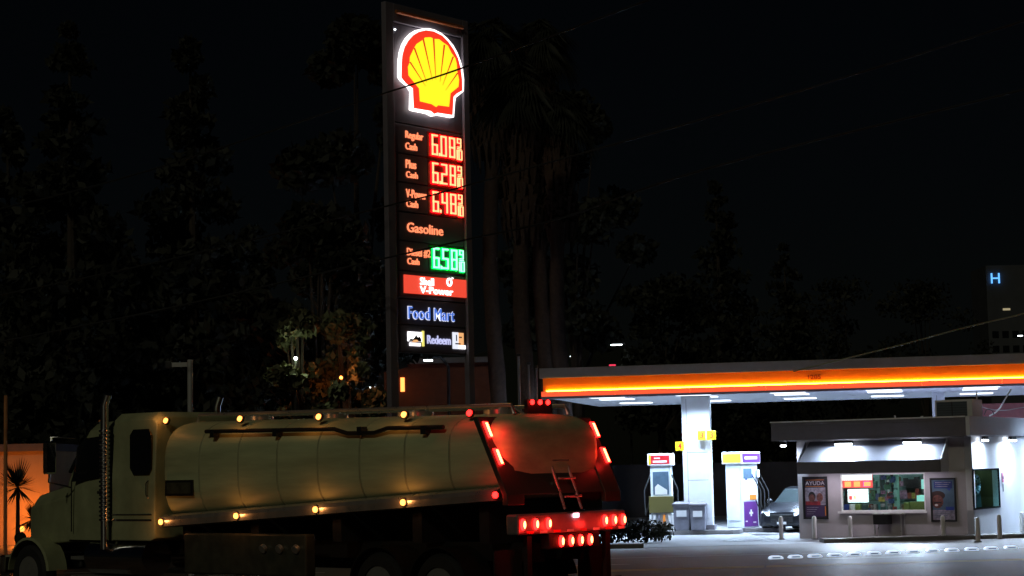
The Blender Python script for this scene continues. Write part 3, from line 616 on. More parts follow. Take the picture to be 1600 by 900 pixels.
b = MB(); b.box(SW - .2, SW, .0, sy0, 0, ZT - .55); b.box(SW - .2, SW, sy1, DPT, 0, ZT - .55); b.box(SW - .2, SW, sy0, sy1, 0, szb); b.box(SW - .2, SW, sy0, sy1, szt, ZT - .55); b.build('side_wall', 'storew', SH)
b = MB(); b.box(-.6, SW + .0, -.5, DPT, ZT - .548, ZT - .1); b.box(-.6, SW, -.5, -.35, ZT - .1, ZT); b.box(-.6, -.45, -.35, DPT, ZT - .1, ZT); b.build('parapet', 'parapet', SH, bevel=.01)
b = MB(); b.box(SW + .002, SW + .12, -.5, DPT, ZT - .53, ZT + .02); b.build('side_parapet', 'storew', SH, bevel=.01)
b = MB(); b.box(-.62, SW, -.53, -.502, ZT - .01, ZT + .03); b.build('coping', 'white', SH)
# window
def frame(x0, x1, z0, z1, t, y0, y1, ax='x', xs=()):
    b = MB()
    def bx(a, c, p, q):
        if ax == 'x': b.box(a, c, y0, y1, p, q)
        else: b.box(y0, y1, a, c, p, q)
    bx(x0, x1, z0, z0 + t); bx(x0, x1, z1 - t, z1); bx(x0, x0 + t, z0 + t, z1 - t); bx(x1 - t, x1, z0 + t, z1 - t)
    for x in xs: bx(x - t / 2, x + t / 2, z0 + t, z1 - t)
    return b
win = frame(wx0, wx1, wz0, wz1, .03, -.03, .06, xs=()).build('window', 'white', SH)
b = MB(); b.box(wx0 + .045, wx1 - .045, .012, .02, wz0 + .045, wz1 - .045); b.build('pane', 'glass', win)
b = MB(); b.box(wx0 - .08, wx1 + .06, -.12, -.032, wz0 - .06, wz0); b.build('sill', 'white', win)
win2 = frame(sy0, sy1, szb, szt, .05, SW - .02, SW + .02, ax='y').build('window', 'windark', SH, label='small dark framed side window in the white wall')
b = MB(); b.box(SW - .012, SW - .006, sy0 + .05, sy1 - .05, szb + .05, szt - .05); b.build('pane', 'glassdk', win2)
# interior
b = MB(); b.box(.22, SW - .22, 3.6, 3.7, .0, ZT - .6); b.box(.21, .25, .25, 3.6, 0, ZT - .6); b.build('interior_wall', 'interior', SH)
b = MB(); b.box(.25, SW - .25, .25, 3.6, .01, .03); b.build('interior_floor', 'interiordk', SH)
b = MB(); b.box(.22, SW - .22, .22, 3.7, ZT - .6, ZT - .57); b.build('interior_ceiling', 'interior', SH)
area('shop_lamp', (1.4, 2.0, ZT - .65), 1.6, .5, 60, (.8, 1, .95), (0, 0, 0), SH); area('shop_lamp', (3.9, 2.2, ZT - .65), 1.2, .4, 34, (.8, 1, .95), (0, 0, 0), SH)
def inbox(name, lab, cat, px0, px1, py0, py1, y, dp, m, grp=None, bevel=.01):
    x0, z1 = fp(px0, py0, y); x1, z0 = fp(px1, py1, y)
    p = sm @ Vector(((x0 + x1) / 2, y, z0)); t = thing(name, lab, cat, p, -SY, grp); w2 = (x1 - x0) / 2
    b = MB(); b.box(-w2, w2, 0, dp, 0, z1 - z0); b.build('body', m, t, bevel=bevel); return t, w2, z1 - z0
t, w2, h = inbox('backlit_sign', 'white and orange backlit sign at top left of the shop window', 'lit sign', 1316, 1363, 741, 762, .15, .06, 'g_neon')
b = MB(); b.box(-w2, w2, -.012, 0, h * .55, h); b.build('top_strip', 'g_screen', t)
for k, m in enumerate(['g_neono', 'g_neono', 'g_neonp']):
    b = MB(); b.box(-w2 * .85 + k * w2 * .62, -w2 * .85 + k * w2 * .62 + w2 * .42, -.012, 0, h * .08, h * .46); b.build('picture', m, t)
b = MB(); b.box(w2 * .45, w2 * .9, -.014, -.013, h * .12, h * .42); b.build('picture', 'g_neono', t)
t, w2, h = inbox('lit_screen', 'white lit screen hanging in the shop window under the orange sign', 'screen', 1324, 1356.5, 764.5, 785, .18, .06, 'g_screen')
b = MB(); b.box(-w2 * .85, -w2 * .55, -.008, -.001, h * .2, h * .5); b.build('picture', 'g_neon', t)
b = MB(); b.box(-w2 * .35, -w2 * .2, -.008, -.001, h * .25, h * .5); b.build('picture', 'g_tiley', t)
t, w2, h = inbox('menu_board', 'black hanging screen in the right part of the shop window', 'screen', 1415, 1438, 749, 762, .5, .05, 'black')
t, w2, h = inbox('crate', 'green crate standing low in the right part of the window', 'crate', 1422, 1445, 784, 798, .5, .4, 'greenbox')
inbox('crate', 'small green crate left of the larger green crate', 'crate', 1412, 1421, 785, 798, .55, .4, 'greenbox')
inbox('drinks_fridge', 'pale lit fridge at the right end of the window', 'fridge', 1432, 1447, 774, 784, 1.2, .5, 'g_teal')
inbox('wall_light', 'small teal strip lamp at upper right inside the window', 'lamp', 1439, 1445, 749, 764, 1.0, .04, 'g_teal')
inbox('door_post', 'pale teal upright post dividing the shop interior', 'post', 1395, 1403, 741, 798, .5, .2, mat('teal_post', (.35, .7, .6), .5))
rng = random.Random(5)
cols = [mat('pack_%d' % i, tuple(x * .55 for x in c), .5, noise=.8, nscale=14) for i, c in enumerate([(.6, .1, .08), (.1, .2, .5), (.7, .6, .1), (.1, .4, .2), (.7, .7, .7), (.45, .25, .1), (.05, .05, .06), (.2, .6, .6), (.6, .3, .5)])]
for i, (xa, xb, yy) in enumerate([(.5, 1.7, 2.4), (1.9, 2.9, 2.9), (1.0, 2.1, 1.3), (3.0, 4.4, 2.6)]):
    t = thing('display_shelf', ['far left shelf of packets seen through the shop window', 'middle shelf of packets seen through the shop window', 'near low shelf of packets behind the lit screen', 'right hand shelf of packets behind the green crates'][i], 'shelf', sm @ Vector((xa, yy, .03)), -SY)
    b = MB(); hh = 1.9 if i != 2 else 1.45
    for z in np.arange(.3, hh + .01, .38): b.box(0, xb - xa, 0, .35, z - .02, z)
    b.box(-.03, 0, 0, .35, 0, hh + .2); b.box(xb - xa, xb - xa + .03, 0, .35, 0, hh + .2); b.build('rack', 'interiordk', t)
    groups = {}
    for z in np.arange(.3, hh + .01, .38):
        x = .02
        while x < xb - xa - .14:
            w_ = rng.uniform(.07, .14); k = rng.randrange(len(cols)); groups.setdefault(k, MB()).box(x, x + w_, .02, .18, z + .003, z + rng.uniform(.15, .3)); x += w_ + .01
    for k, g in groups.items(): g.build('packets', cols[k], t)['kind'] = 'stuff'
# product cluster in the middle of the window
t = thing('snack_stand', 'tall stand of colourful snacks in the middle of the window', 'stand', sm @ Vector((fp(1389, 780, .5)[0], .5, .03)), -SY)
b = MB(); b.tube((0, 0, 0), (0, 0, 1.75), .03); b.build('pole', 'white', t)
for k in range(26):
    x = rng.uniform(-.22, .22); z = rng.uniform(.75, 1.75); s = rng.uniform(.05, .1)
    b = MB(); b.box(x - s, x + s, -.1 + k * .004, -.06 + k * .004, z, z + s * 1.4); b.build('packet', cols[rng.randrange(9)], t, bevel=.01)
for i, (px, m) in enumerate([(1322, 'blue'), (1331, 'white'), (1340, 'greenbox'), (1350, 'interiordk')]):
    inbox('goods_box', ['blue box', 'white box', 'olive box', 'dark box'][i] + ' on the window ledge under the lit screen', 'box', px - 4, px + 4, 788, 797, .25, .15, m)
# behind the side window
t = thing('cupboard', 'dark olive cupboard behind the small side window', 'cupboard', sm @ Vector((SW - 1.15, 3.15, .03)), -SY)
b = MB(); b.box(0, .9, 0, .4, 0, 2.5); b.build('body', mat('cupboard_olive', (.1, .09, .03), .6, noise=.4, nscale=3), t)
b = MB(); b.box(.1, .34, -.02, -.002, 1.1, 1.5); b.build('door', 'orange', t)
t = thing('flower_wreath', 'pale round wreath hanging behind the side window', 'wreath', sm @ Vector((SW - .06, sy0 + .55, szt - .45)), -SY)
for k in range(18):
    a = k * .35; b = MB(); b.sphere((0, .24 * math.cos(a), .24 * math.sin(a)), .055); b.build('flower', 'white' if k % 3 else 'skyblue', t, smooth=True)
t = thing('paper_notice', 'pale teal paper sheet standing low behind the side window', 'sheet', sm @ Vector((SW - .05, sy0 + .45, szb + .06)), -SY)
b = MB(); b.add([(0, 0, 0), (0, .5, 0), (0, .35, .62), (0, .1, .62), (-.02, 0, 0), (-.02, .5, 0), (-.02, .35, .62), (-.02, .1, .62)], [(0, 1, 2, 3), (4, 5, 6, 7), (0, 1, 5, 4), (2, 3, 7, 6), (1, 2, 6, 5), (0, 3, 7, 4)]); b.build('sheet', 'interior', t)
# awning
ax0, _ = fp(1247, 740, -.75); ax1, _ = fp(1470, 740, -.75)
az1 = fp(1360, 721, -.75)[1]; az0 = fp(1360, 739, -.75)[1]; azt = fp(1360, 688, -.02)[1]
aw = thing('awning', 'grey sloping awning over the shop window lit by two lamps', 'awning', sm @ Vector((0, 0, 0)), -SY)
b = MB(); b.rings([[(ax0 + .12, -.02, az1 + .02), (ax0 + .12, -.02, azt), (ax1 - .05, -.02, azt), (ax1 - .05, -.02, az1 + .02)][::1], [(ax0, -.75, az1 - .02), (ax0, -.75, az1), (ax1, -.75, az1), (ax1, -.75, az1 - .02)]]); b.build('slope', 'awning', aw)
b = MB(); b.box(ax0 - .01, ax1 + .01, -.79, -.752, az0, az1 + .02); b.build('valance', mat('valance', (.15, .145, .16), .6, noise=.1), aw)
b = MB(); b.add([(ax1 + .012, -.75, az1), (ax1 + .012, -.02, azt), (ax1 + .012, -.02, az0), (ax1 + .012, -.75, az0), (ax1 - .02, -.75, az1), (ax1 - .02, -.02, azt), (ax1 - .02, -.02, az0), (ax1 - .02, -.75, az0)], [(0, 1, 2, 3), (7, 6, 5, 4), (0, 1, 5, 4), (1, 2, 6, 5), (2, 3, 7, 6), (3, 0, 4, 7)]); b.build('end_panel', 'white', aw)  # lamp light on this end put into its white colour
b = MB(); x_ = ax0 + .0; b.add([(x_ - .03, -.75, az1), (x_ - .03, -.02, azt), (x_ - .03, -.02, az0), (x_ - .03, -.75, az0), (x_ - .012, -.75, az1), (x_ - .012, -.02, azt), (x_ - .012, -.02, az0), (x_ - .012, -.75, az0)], [(0, 1, 2, 3), (7, 6, 5, 4), (0, 1, 5, 4), (1, 2, 6, 5), (2, 3, 7, 6), (3, 0, 4, 7)]); b.build('end_panel', 'awning', aw)
t = thing('added_strip_lamp', 'added thin strip lamp under the awning brightening the shop front', 'lamp', sm @ Vector((0, -.55, az0 + .06)), -SY)  # lamp added behind the valance to brighten wall and posters
b = MB(); b.box(ax0 + .3, ax1 - .3, -.03, .03, .03, .06); b.build('housing', 'white', t); b = MB(); b.box(ax0 + .35, ax1 - .35, -.02, .02, .0, .028); b.build('tube', 'g_panel', t)
area('lamp_light', ((ax0 + ax1) / 2, 0, -.02), ax1 - ax0 - .6, .05, 30, (.95, .85, 1), (0, 0, 0), t)
# wall lights under the parapet
def pack(x, y, z, rz, lab, e=480, w_=.55, tilt=40):
    o = thing('wall_lamp', lab, 'wall lamp', sm @ Vector((x, y, z)), -SY + rz, 'lamps under the shop parapet')
    b = MB(); b.box(-w_ / 2, w_ / 2, -.06, .06, .0, .09); b.build('housing', 'darkmetal', o, bevel=.01)
    b = MB(); b.box(-w_ / 2 + .03, w_ / 2 - .03, -.065, .05, -.05, -.002); b.build('lens', 'g_pack', o, bevel=.01)
    area('lamp_light', (0, 0, -.07), w_, .12, e, (.62, .78, 1), (0, 0, 0), o)
zl = ZT - .67
xa = fp(1318, 690, -.42)[0]; xb = fp(1425, 690, -.42)[0]
pack(xa, -.42, zl, 0, 'bright lamp above the left half of the awning'); pack(xb, -.42, zl, 0, 'bright lamp above the right half of the awning')
pack(-.3, -.3, zl, 0, 'small bright lamp at the far left corner of the shop parapet', 30, .2)
y1_ = sdp(1527, 683)[0]; y2_ = sdp(1570, 680)[0]
pack(SW + .22, max(.15, y1_), zl + .02, math.pi / 2, 'bright lamp at the corner of the white wall', 110, .35); pack(SW + .22, y2_, zl + .02, math.pi / 2, 'bright lamp above the side window of the white wall', 150, .5)
pack(SW + .22, y2_ + 3.4, zl + .02, math.pi / 2, 'lamp farthest back along the white wall', 150, .5)
# posters
def poster(px0, px1, py0, py1, lab):
    x0, z1 = fp(px0, py0); x1, z0 = fp(px1, py1); w_ = x1 - x0; h = z1 - z0
    o = thing('wall_poster', lab, 'poster', sm @ Vector((x0, -.005, z0)), -SY)
    frame(0, w_, 0, h, .05, -.045, 0).build('frame', 'black', o, bevel=.004)
    return o, w_, h
def flat(o, pts, m, y, name='print'):
    b = MB(); b.prism(pts, lambda u, v, d: (u, d, v), y - .002, y); return b.build(name, m, o)
def rect(x0, x1, z0, z1): return [(x0, z0), (x1, z0), (x1, z1), (x0, z1)]
o, w_, h = poster(1254, 1295, 745, 811, 'dark framed poster headed AYUDA at the left of the window')
flat(o, rect(.05, w_ - .05, .05, h - .05), mat('poster_dark', (.03, .022, .035), .4), -.008, 'sheet')
text('AYUDA', 'lettering', mat('poster_text', (.6, .55, .6), .5), o, .09, w_ - .09, h * .80, h * .89, lambda x, z, d: (x, -.012 - d, z), .003, .0)
flat(o, rect(.09, w_ - .1, h * .915, h * .925), 'orange', -.012); flat(o, rect(.09, w_ - .1, h * .765, h * .775), 'orange', -.012)
pg = mat('poster_grey', (.3, .27, .33), .5, noise=.6, nscale=9); ps = mat('poster_skin', (.16, .06, .05), .5, noise=.7, nscale=14)
flat(o, rect(.07, w_ - .07, h * .33, h * .74), pg, -.011)
def disc(cx, cz, rx_, rz_): return [(cx + rx_ * math.cos(t), cz + rz_ * math.sin(t)) for t in [k * math.pi / 9 for k in range(18)]]
flat(o, disc(w_ * .68, h * .56, .14, .19), pg, -.015); flat(o, disc(w_ * .68, h * .51, .10, .13), ps, -.018); flat(o, disc(w_ * .36, h * .53, .11, .15), 'black', -.015); flat(o, disc(w_ * .36, h * .49, .09, .12), ps, -.018)
flat(o, rect(.08, w_ * .7, h * .33, h * .42), mat('poster_red', (.3, .03, .04), .5, noise=.7, nscale=9), -.014)
flat(o, rect(.07, w_ - .07, h * .06, h * .32), mat('poster_plum', (.06, .03, .09), .5), -.011)
for k in range(4): flat(o, rect(.11, w_ * (.62 - .07 * k), h * (.27 - .05 * k), h * (.282 - .05 * k)), pg, -.014)
flat(o, rect(w_ - .1, w_ - .07, h * .08, h * .3), 'orange', -.014)
o, w_, h = poster(1453, 1496, 747, 815, 'blue framed poster with a face at the right of the window')
flat(o, rect(.05, w_ - .05, .05, h - .05), 'skyblue', -.008, 'sheet')
flat(o, rect(.11, w_ * .86, h * .76, h * .92), mat('poster_navy', (.02, .04, .16), .5), -.011); flat(o, [(w_ * .62, h * .76), (w_ * .8, h * .76), (w_ * .76, h * .70)], 'blue', -.011)
for k in range(3): flat(o, rect(.15, w_ * (.8 - .06 * k), h * (.885 - .045 * k), h * (.9 - .045 * k)), pg, -.014)
flat(o, disc(w_ * .28, h * .60, .22, .13), mat('poster_hair', (.04, .018, .015), .6), -.011); flat(o, disc(w_ * .27, h * .46, .17, .19), ps, -.014)
flat(o, rect(.1, w_ * .42, h * .42, h * .45), 'black', -.017); flat(o, disc(w_ * .22, h * .38, .05, .03), 'white', -.017)
flat(o, rect(.05, w_ - .05, .05, h * .27), pg, -.012); flat(o, rect(w_ * .58, w_ * .9, h * .26, h * .34), 'blue', -.016)
for k in range(4): flat(o, rect(.1, w_ * (.85 - .1 * k), h * (.22 - .04 * k), h * (.23 - .04 * k)), 'skyblue', -.015)
# small notice on the white wall
yy, zz = sdp(1566.5, 746)
o = thing('wall_notice', 'small pink notice on the white wall right of the window', 'notice', sm @ Vector((SW, yy, zz)), -SY)
b = MB(); b.box(.002, .02, -.1, .1, -.14, .14); b.build('plate', mat('pink', (.7, .25, .4), .5), o)
b = MB(); b.box(.0205, .024, -.05, .05, -.04, .04); b.build('mark', 'black', o)
b = MB(); b.box(.002, .012, -.04, .04, -.42, -.2); b.build('tag', 'bin', o)
# counter below the window
tx0 = fp(1366, 800, -.3)[0]; tx1 = fp(1412, 800, -.3)[0]
o = thing('metal_table', 'small metal ledge table with dark front under the window', 'table', sm @ Vector((tx0, -.3, 0)), -SY); tz = fp(1390, 804, -.3)[1]; W_ = tx1 - tx0
b = MB(); b.box(0, W_, -.18, .22, tz, tz + .04); b.build('top', 'alu', o, bevel=.006)
b = MB(); b.box(.0, W_ * .52, -.14, .2, tz - .28, tz - .001); b.build('drawer', 'darkmetal', o, bevel=.01)
for x, y in ((W_ - .05, -.14), (W_ - .05, .18), (.04, -.14), (.04, .18)):
    b = MB(); b.tube((x, y, 0), (x, y, tz - .29 if x < .1 else tz), .022, n=8); b.build('leg', 'alu', o)
# bollards
bl = None
bsp = [(1221, 840, 'slim white bollard in front of the parked car'), (1273, 840, 'white bollard before the AYUDA poster'), (1329, 839, 'white bollard below the left end of the window'),
       (1474, 838, 'white bollard before the blue poster'), (1528, 835, 'white bollard at the corner of the white wall'), (1562, 832, 'white bollard below the side window'), (1597, 830, 'white bollard at the right edge of the photo')]
for i, (px, py, lab) in enumerate(bsp):
    q = plane_hit(px, py, (0, 1, 0), (0, -.62, 0)) if i < 4 else plane_hit(px, py, (1, 0, 0), (SW + .75, 0, 0))
    p = sm @ Vector((q.x, q.y, 0))
    if bl is None:
        bl = thing('bollard', lab, 'bollard', (p.x, p.y, 0), 0, 'white bollards round the shop')
        b = MB(); b.path([(0, 0, 0), (0, 0, .62), (0, 0, .67), (0, 0, .69)], [.065, .065, .05, .015], 16); b.build('post', 'white', bl, smooth=True)
        b = MB(); b.tube((0, 0, .008), (0, 0, .03), .1, n=16); b.build('base', 'parapet', bl)
    else: dup(bl, (p.x, p.y, 0), 0, lab)
# rooftop
ro = sm @ Vector((fp(1490, 640, .3)[0], .3, ZT - .1))
o = thing('rooftop_unit', 'white box unit with dark louvred front on the shop roof', 'air conditioner', ro, -SY); hu = .62
b = MB(); b.box(-.55, .55, 0, 1.0, 0, hu); b.build('casing', 'storew', o, bevel=.01)
b = MB(); b.box(-.5, .4, -.012, -.002, .06, hu - .06)
b.build('louvre', mat('louvre', (.12, .15, .19), .3), o)
b = MB(); b.box(-.05, -.03, -.02, -.013, .06, hu - .06)
for k in range(7): b.box(-.5, .4, -.016, -.013, .1 + k * .07, .108 + k * .07)
b.build('slat', 'darkmetal', o)
def rooftop_post(px, y, z1, lab, r=.02):
    x = fp(px, 640, y)[0]; p = sm @ Vector((x, y, ZT - .1)); o = thing('vent_pipe', lab, 'pipe', p, -SY, 'pipes on the shop roof')
    b = MB(); b.tube((0, 0, 0), (0, 0, z1), r); b.build('pipe', 'white', o, smooth=True)
    b = MB(); b.tube((0, 0, 0), (0, 0, .04), r * 2.4); b.build('flange', 'bin', o, smooth=True)
rooftop_post(1527, 1.2, .85, 'thin white pipe rising beside the rooftop box'); rooftop_post(1398, .3, .22, 'short pipe stub on the middle of the shop roof', .03); rooftop_post(1440, .4, .18, 'short pipe stub left of the rooftop box', .04)
def cable(name, pts, r, m, lab, cat='cable', grp=None):
    ps_ = [Vector(p) for p in pts]; q = []
    for i in range(len(ps_) - 1):
        p0, p1, p2, p3 = ps_[max(i - 1, 0)], ps_[i], ps_[i + 1], ps_[min(i + 2, len(ps_) - 1)]
        for k in range(6):
            t = k / 6; q.append(.5 * ((2 * p1) + (p2 - p0) * t + (2 * p0 - 5 * p1 + 4 * p2 - p3) * t * t + (3 * p1 - p0 - 3 * p2 + p3) * t ** 3))
    q.append(ps_[-1]); b = MB(); b.path(q, r, 6); o = b.build(name, m, smooth=True); tag(o, lab, cat, grp); return o
cable('roof_cable', [at(x, y, 58.6) for x, y in [(1546, 650), (1555, 645), (1562, 638), (1568, 628), (1574, 618), (1580, 608)]], .022, 'white', 'white cable looping from the shop roof up to the canopy')
cable('roof_cable', [at(x, y, 58.9) for x, y in [(1535, 636), (1550, 640), (1570, 641), (1590, 638), (1640, 630)]], .015, 'polegrey', 'grey cable running right over the shop roof')
cable('roof_cable', [at(x, y, 58.2) for x, y in [(1538, 648), (1541, 641), (1546, 640), (1551, 643), (1553, 648)]], .014, 'black', 'black cable coil lying on the shop roof')
# maroon wall behind the shop
b = MB(); x0 = gx(1498, 72, 630); b.box(x0, x0 + 9, 72, 72.3, 0, 4.3); b.build('boundary_wall', 'maroon'); tag(bpy.data.objects['boundary_wall'], 'maroon wall beyond the shop roof at the right', 'wall')
# wall behind forecourt
b = MB(); b.box(-26, 14, 84, 84.3, 0, 2.3)
for k in range(11): b.box(-26 + k * 4, -25.7 + k * 4, 83.85, 83.998, 0, 2.4)
b.build('rear_fence', mat('fence_dark', (.03, .024, .024), .8, noise=.3)); tag(bpy.data.objects['rear_fence'], 'dark block fence behind the fuel pumps', 'fence')

# ------------------------------------------------------------------ parked car
def car():
    Y = 62.6; o = thing('parked_car', 'dark grey parked car half hidden behind the shop corner', 'car', (gx(1219, Y, 730), Y, 0), R(-118))
    # local X forward, front at x=0
    def rg(x, zb, zt, wv, hw, zs):  # section: width wv at body, shoulder zs, roof half width hw
        return [(x, -wv, zb), (x, -wv, zs), (x, -hw, zt), (x, hw, zt), (x, wv, zs), (x, wv, zb)]
    b = MB(); b.rings([rg(.0, .3, .55, .62, .55, .5), rg(-.06, .22, .68, .78, .66, .6), rg(-.3, .2, .76, .86, .72, .68), rg(-1.1, .2, .93, .9, .76, .82), rg(-1.35, .2, .98, .9, .76, .88), rg(-3.6, .2, 1.02, .9, .76, .9), rg(-4.3, .22, .98, .84, .7, .85), rg(-4.5, .35, .8, .74, .6, .7)])
    bd = b.build('body', 'carpaint', o, smooth=True, bevel=.02)
    b = MB(); b.rings([[(x, -hw0, z0), (x, -hw1, z1), (x, hw1, z1), (x, hw0, z0)] for x, hw0, z0, hw1, z1 in ((-1.3, .74, .95, .72, .97), (-2.0, .76, .95, .58, 1.40), (-3.1, .76, .95, .58, 1.43), (-4.1, .72, .95, .66, 1.0))]); b.build('cabin', 'carglass', o, smooth=True)
    b = MB(); b.rings([[(x, -.56, z), (x, .56, z), (x, .56, z + .025), (x, -.56, z + .025)] for x, z in ((-2.02, 1.40), (-2.5, 1.44), (-3.1, 1.43))]); b.build('roof', 'carpaint', o)
    for s in (1, -1):
        b = MB(); b.add([(.0, s * .42, .55), (-.05, s * .7, .58), (-.22, s * .84, .66), (-.2, s * .84, .72), (-.04, s * .7, .69), (.02, s * .42, .63), ], [(0, 1, 4, 5), (1, 2, 3, 4)]); b2 = [(x + .03, y * 1.01, z) for x, y, z in b.v]; b = MB(); b.prism([(0, 0)] * 0 or [(.42, .54), (.72, .58), (.72, .69), (.42, .64)], lambda u, v, d: (d - .12 * max(0, u - .42) / .3, s * u, v), -.02, .035); b.build('headlight', 'g_head', o, bevel=.01)
        for x in (-.85, -3.65):
            b = MB(); n = 24; b.rings([[(x + q * math.cos(t), s * (.92 + d), .33 + q * math.sin(t)) for t in [2 * math.pi * k / n for k in range(n)]] for q, d in ((.2, -.2), (.33, -.2), (.33, -.01), (.31, .0), (.2, -.02))], cap=False); w_ = b.build('wheel', 'rubber', o, smooth=True)
            b = MB(); b.rings([[(x + q * math.cos(t), s * (.92 + d), .33 + q * math.sin(t)) for t in [2 * math.pi * k / n for k in range(n)]] for q, d in ((.2, -.03), (.12, -.05), (.03, .0))]); b.build('rim', 'alu', w_, smooth=True)
        b = MB(); b.sphere((-1.55, s * .98, 1.0), .11, sc=(.6, 1, .7)); b.build('wing_mirror', 'carpaint', o, smooth=True)
    b = MB(); b.box(.0, .03, -.38, .38, .34, .6); g = b.build('grille', 'black', o, bevel=.01)
    b = MB(); 
    for k in range(4): b.box(.031, .04, -.36, .36, .38 + k * .06, .39 + k * .06)
    b.build('grille_bar', 'chrome', g)
    b = MB(); b.box(.032, .045, -.16, .16, .28, .36); b.build('number_plate', 'white', o)
car()

# ------------------------------------------------------------------ glowing studs added for a row of light dashes
mk = None; places = ['', ]
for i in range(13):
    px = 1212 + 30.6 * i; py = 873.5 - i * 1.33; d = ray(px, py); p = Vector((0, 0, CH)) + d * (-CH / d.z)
    lab = 'added glowing white stud, number %d' % i
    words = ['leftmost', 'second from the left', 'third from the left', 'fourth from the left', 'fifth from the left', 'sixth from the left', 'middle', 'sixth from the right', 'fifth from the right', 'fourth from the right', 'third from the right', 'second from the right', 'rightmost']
    lab = words[i] + ' of the added glowing white studs on the road'
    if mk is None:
        mk = thing('added_light_stud', lab, 'added light stud', (p.x, p.y, .0), R(4), 'added glowing white studs in a row')
        b = MB(); b.rings([[(-.17 * k, -.1 * k, z), (.17 * k, -.1 * k, z), (.17 * k, .1 * k, z), (-.17 * k, .1 * k, z)] for z, k in ((.003, 1), (.035, .97), (.07, .78), (.08, .5))]); b.build('body', mat('stud_glow_white', (.75, .78, .85), .3, em=(.62, .76, 1), es=1.0), mk, smooth=False, bevel=.012)  # body glows all over, standing for strobed light
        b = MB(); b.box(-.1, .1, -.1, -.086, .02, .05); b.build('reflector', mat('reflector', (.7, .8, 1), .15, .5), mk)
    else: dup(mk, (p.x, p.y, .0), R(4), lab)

# ------------------------------------------------------------------ poles, wires, small lamps
def pole(px, y0, Y, r, m, lab, name='pole', z0=0, cat='pole', lean=0):
    p = at(px, y0, Y); o = thing(name, lab, cat, (p.x, Y, 0)); b = MB(); b.tube((0, 0, 0), (0, 0, p.z), r, n=12); b.build('shaft', m, o, smooth=True); return o, p.z
o, z = pole(297, 562, 44, .065, 'polegrey', 'pale square camera pole rising behind the tank', 'camera_pole')
b = MB(); b.box(-.5, -.06, -.04, .04, z - .16, z - .06); b.build('arm', 'polegrey', o)
b = MB(); b.box(-.56, -.42, -.07, .07, z - .2, z - .03); b.build('camera_housing', 'darkmetal', o, bevel=.01)
o, z = pole(9, 618, 46, .045, mat('pole_lit_orange', (.6, .25, .1), .5), 'thin orange lit pole at the left edge', 'street_pole')  # orange lamp light on the pole put into its colour
b = MB(); b.tube((0, 0, 0), (0, 0, .3), .1); b.build('base', 'darkmetal', o)
for i, (px, y0) in enumerate([(810, 557), (826, 570), (838, 575)]):
    o, z = pole(px, y0, 60.5, .045 if i == 0 else .03, 'bin', ['tallest grey vent pipe left of the canopy', 'middle grey vent pipe left of the canopy', 'shortest grey vent pipe touching the canopy end'][i], 'vent_pipe', cat='pipe')
    b = MB(); b.tube((0, 0, z), (0, 0, z + .08), .07); b.build('cap', 'darkmetal', o)
def wire(pts, Y0, Y1, r, m, lab):
    n = len(pts); cable('power_line', [at(x, y, Y0 + (Y1 - Y0) * k / (n - 1)) for k, (x, y) in enumerate(pts)], r, m, lab, 'power line', 'overhead power lines')
wire([(-300, 390), (150, 290), (600, 146), (740, 100), (1040, -10), (1700, -260)], 44, 30, .018, 'wire', 'black power line crossing the lit shell emblem')
wire([(-300, 520), (200, 420), (600, 323), (740, 287), (1270, 136), (1700, 0)], 44, 32, .018, 'wire', 'black power line crossing the third red price')
wire([(-300, 590), (200, 495), (595, 405), (740, 372), (880, 340), (1110, 262), (1600, 140), (1750, 100)], 44, 32, .020, 'wire', 'black power line crossing just above the green price')
wire([(1240, 580), (1400, 541), (1500, 514), (1600, 490), (1750, 450)], 52, 40, .02, 'wirelt', 'pale power line above the right end of the canopy')  # greenish light on this line put into the cable colour
def street_lamp(px, py, Y, m, lab, s=1, head=(.5, .22, .1), e=0):
    p = at(px, py, Y); o = thing('street_lamp', lab, 'street lamp', (p.x, Y, 0), 0, 'distant street lamps')
    b = MB(); b.path([(head[0] * 1.6, .3, 0), (head[0] * 1.6, .3, p.z * .96), (head[0], .2, p.z + .12), (0, 0, p.z + .1)], .07, 8); b.build('post', 'darkmetal', o, smooth=True)
    b = MB(); b.box(-head[0] / 2 * s, head[0] / 2 * s, -.15, .15, p.z + .0, p.z + head[2]); b.build('head', 'darkmetal', o, bevel=.02)
    b = MB(); b.box(-head[0] / 2.2 * s, head[0] / 2.2 * s, -.13, .13, p.z - .06, p.z - .001); b.build('lens', m, o, bevel=.02)
street_lamp(669, 562, 78, 'g_far', 'distant white street lamp seen between the sign legs', .8)
street_lamp(963, 538, 120, 'g_far', 'distant white street lamp above the left part of the canopy', 1.6)
street_lamp(893, 556, 140, 'g_far', 'tiny white street lamp above the left end of the canopy', .5)
street_lamp(1594, 524, 150, 'g_far', 'distant white street lamp at the far right edge', .8)
street_lamp(580, 604, 90, 'g_far', 'tiny white street lamp left of the sign legs', .8)
for px, py in []: pass
for i, (px, py, s) in enumerate([(178, 626, .8), (133, 628, .7), (56, 627, .5), (125, 640, .4)]):
    street_lamp(px, py, 100, 'g_faro', ['widest orange street lamp beyond the truck cab', 'orange street lamp just above the truck cab', 'orange street lamp beyond the left mirror', 'faint low orange street lamp over the cab'][i], s, (.35, .2, .08))
# obstruction lamp on canopy roof
p = cin @ Vector((2.2, .3, 5.45)); o = thing('beacon_lamp', 'small red lamp on top of the canopy', 'lamp', p)
b = MB(); b.tube((0, 0, -.05), (0, 0, .03), .06); b.build('base', 'darkmetal', o); b = MB(); b.box(-.1, .12, -.05, .05, .03, .08); b.build('lens', glow('beacon_red', (1, .05, .12), 1.0), o, bevel=.02)

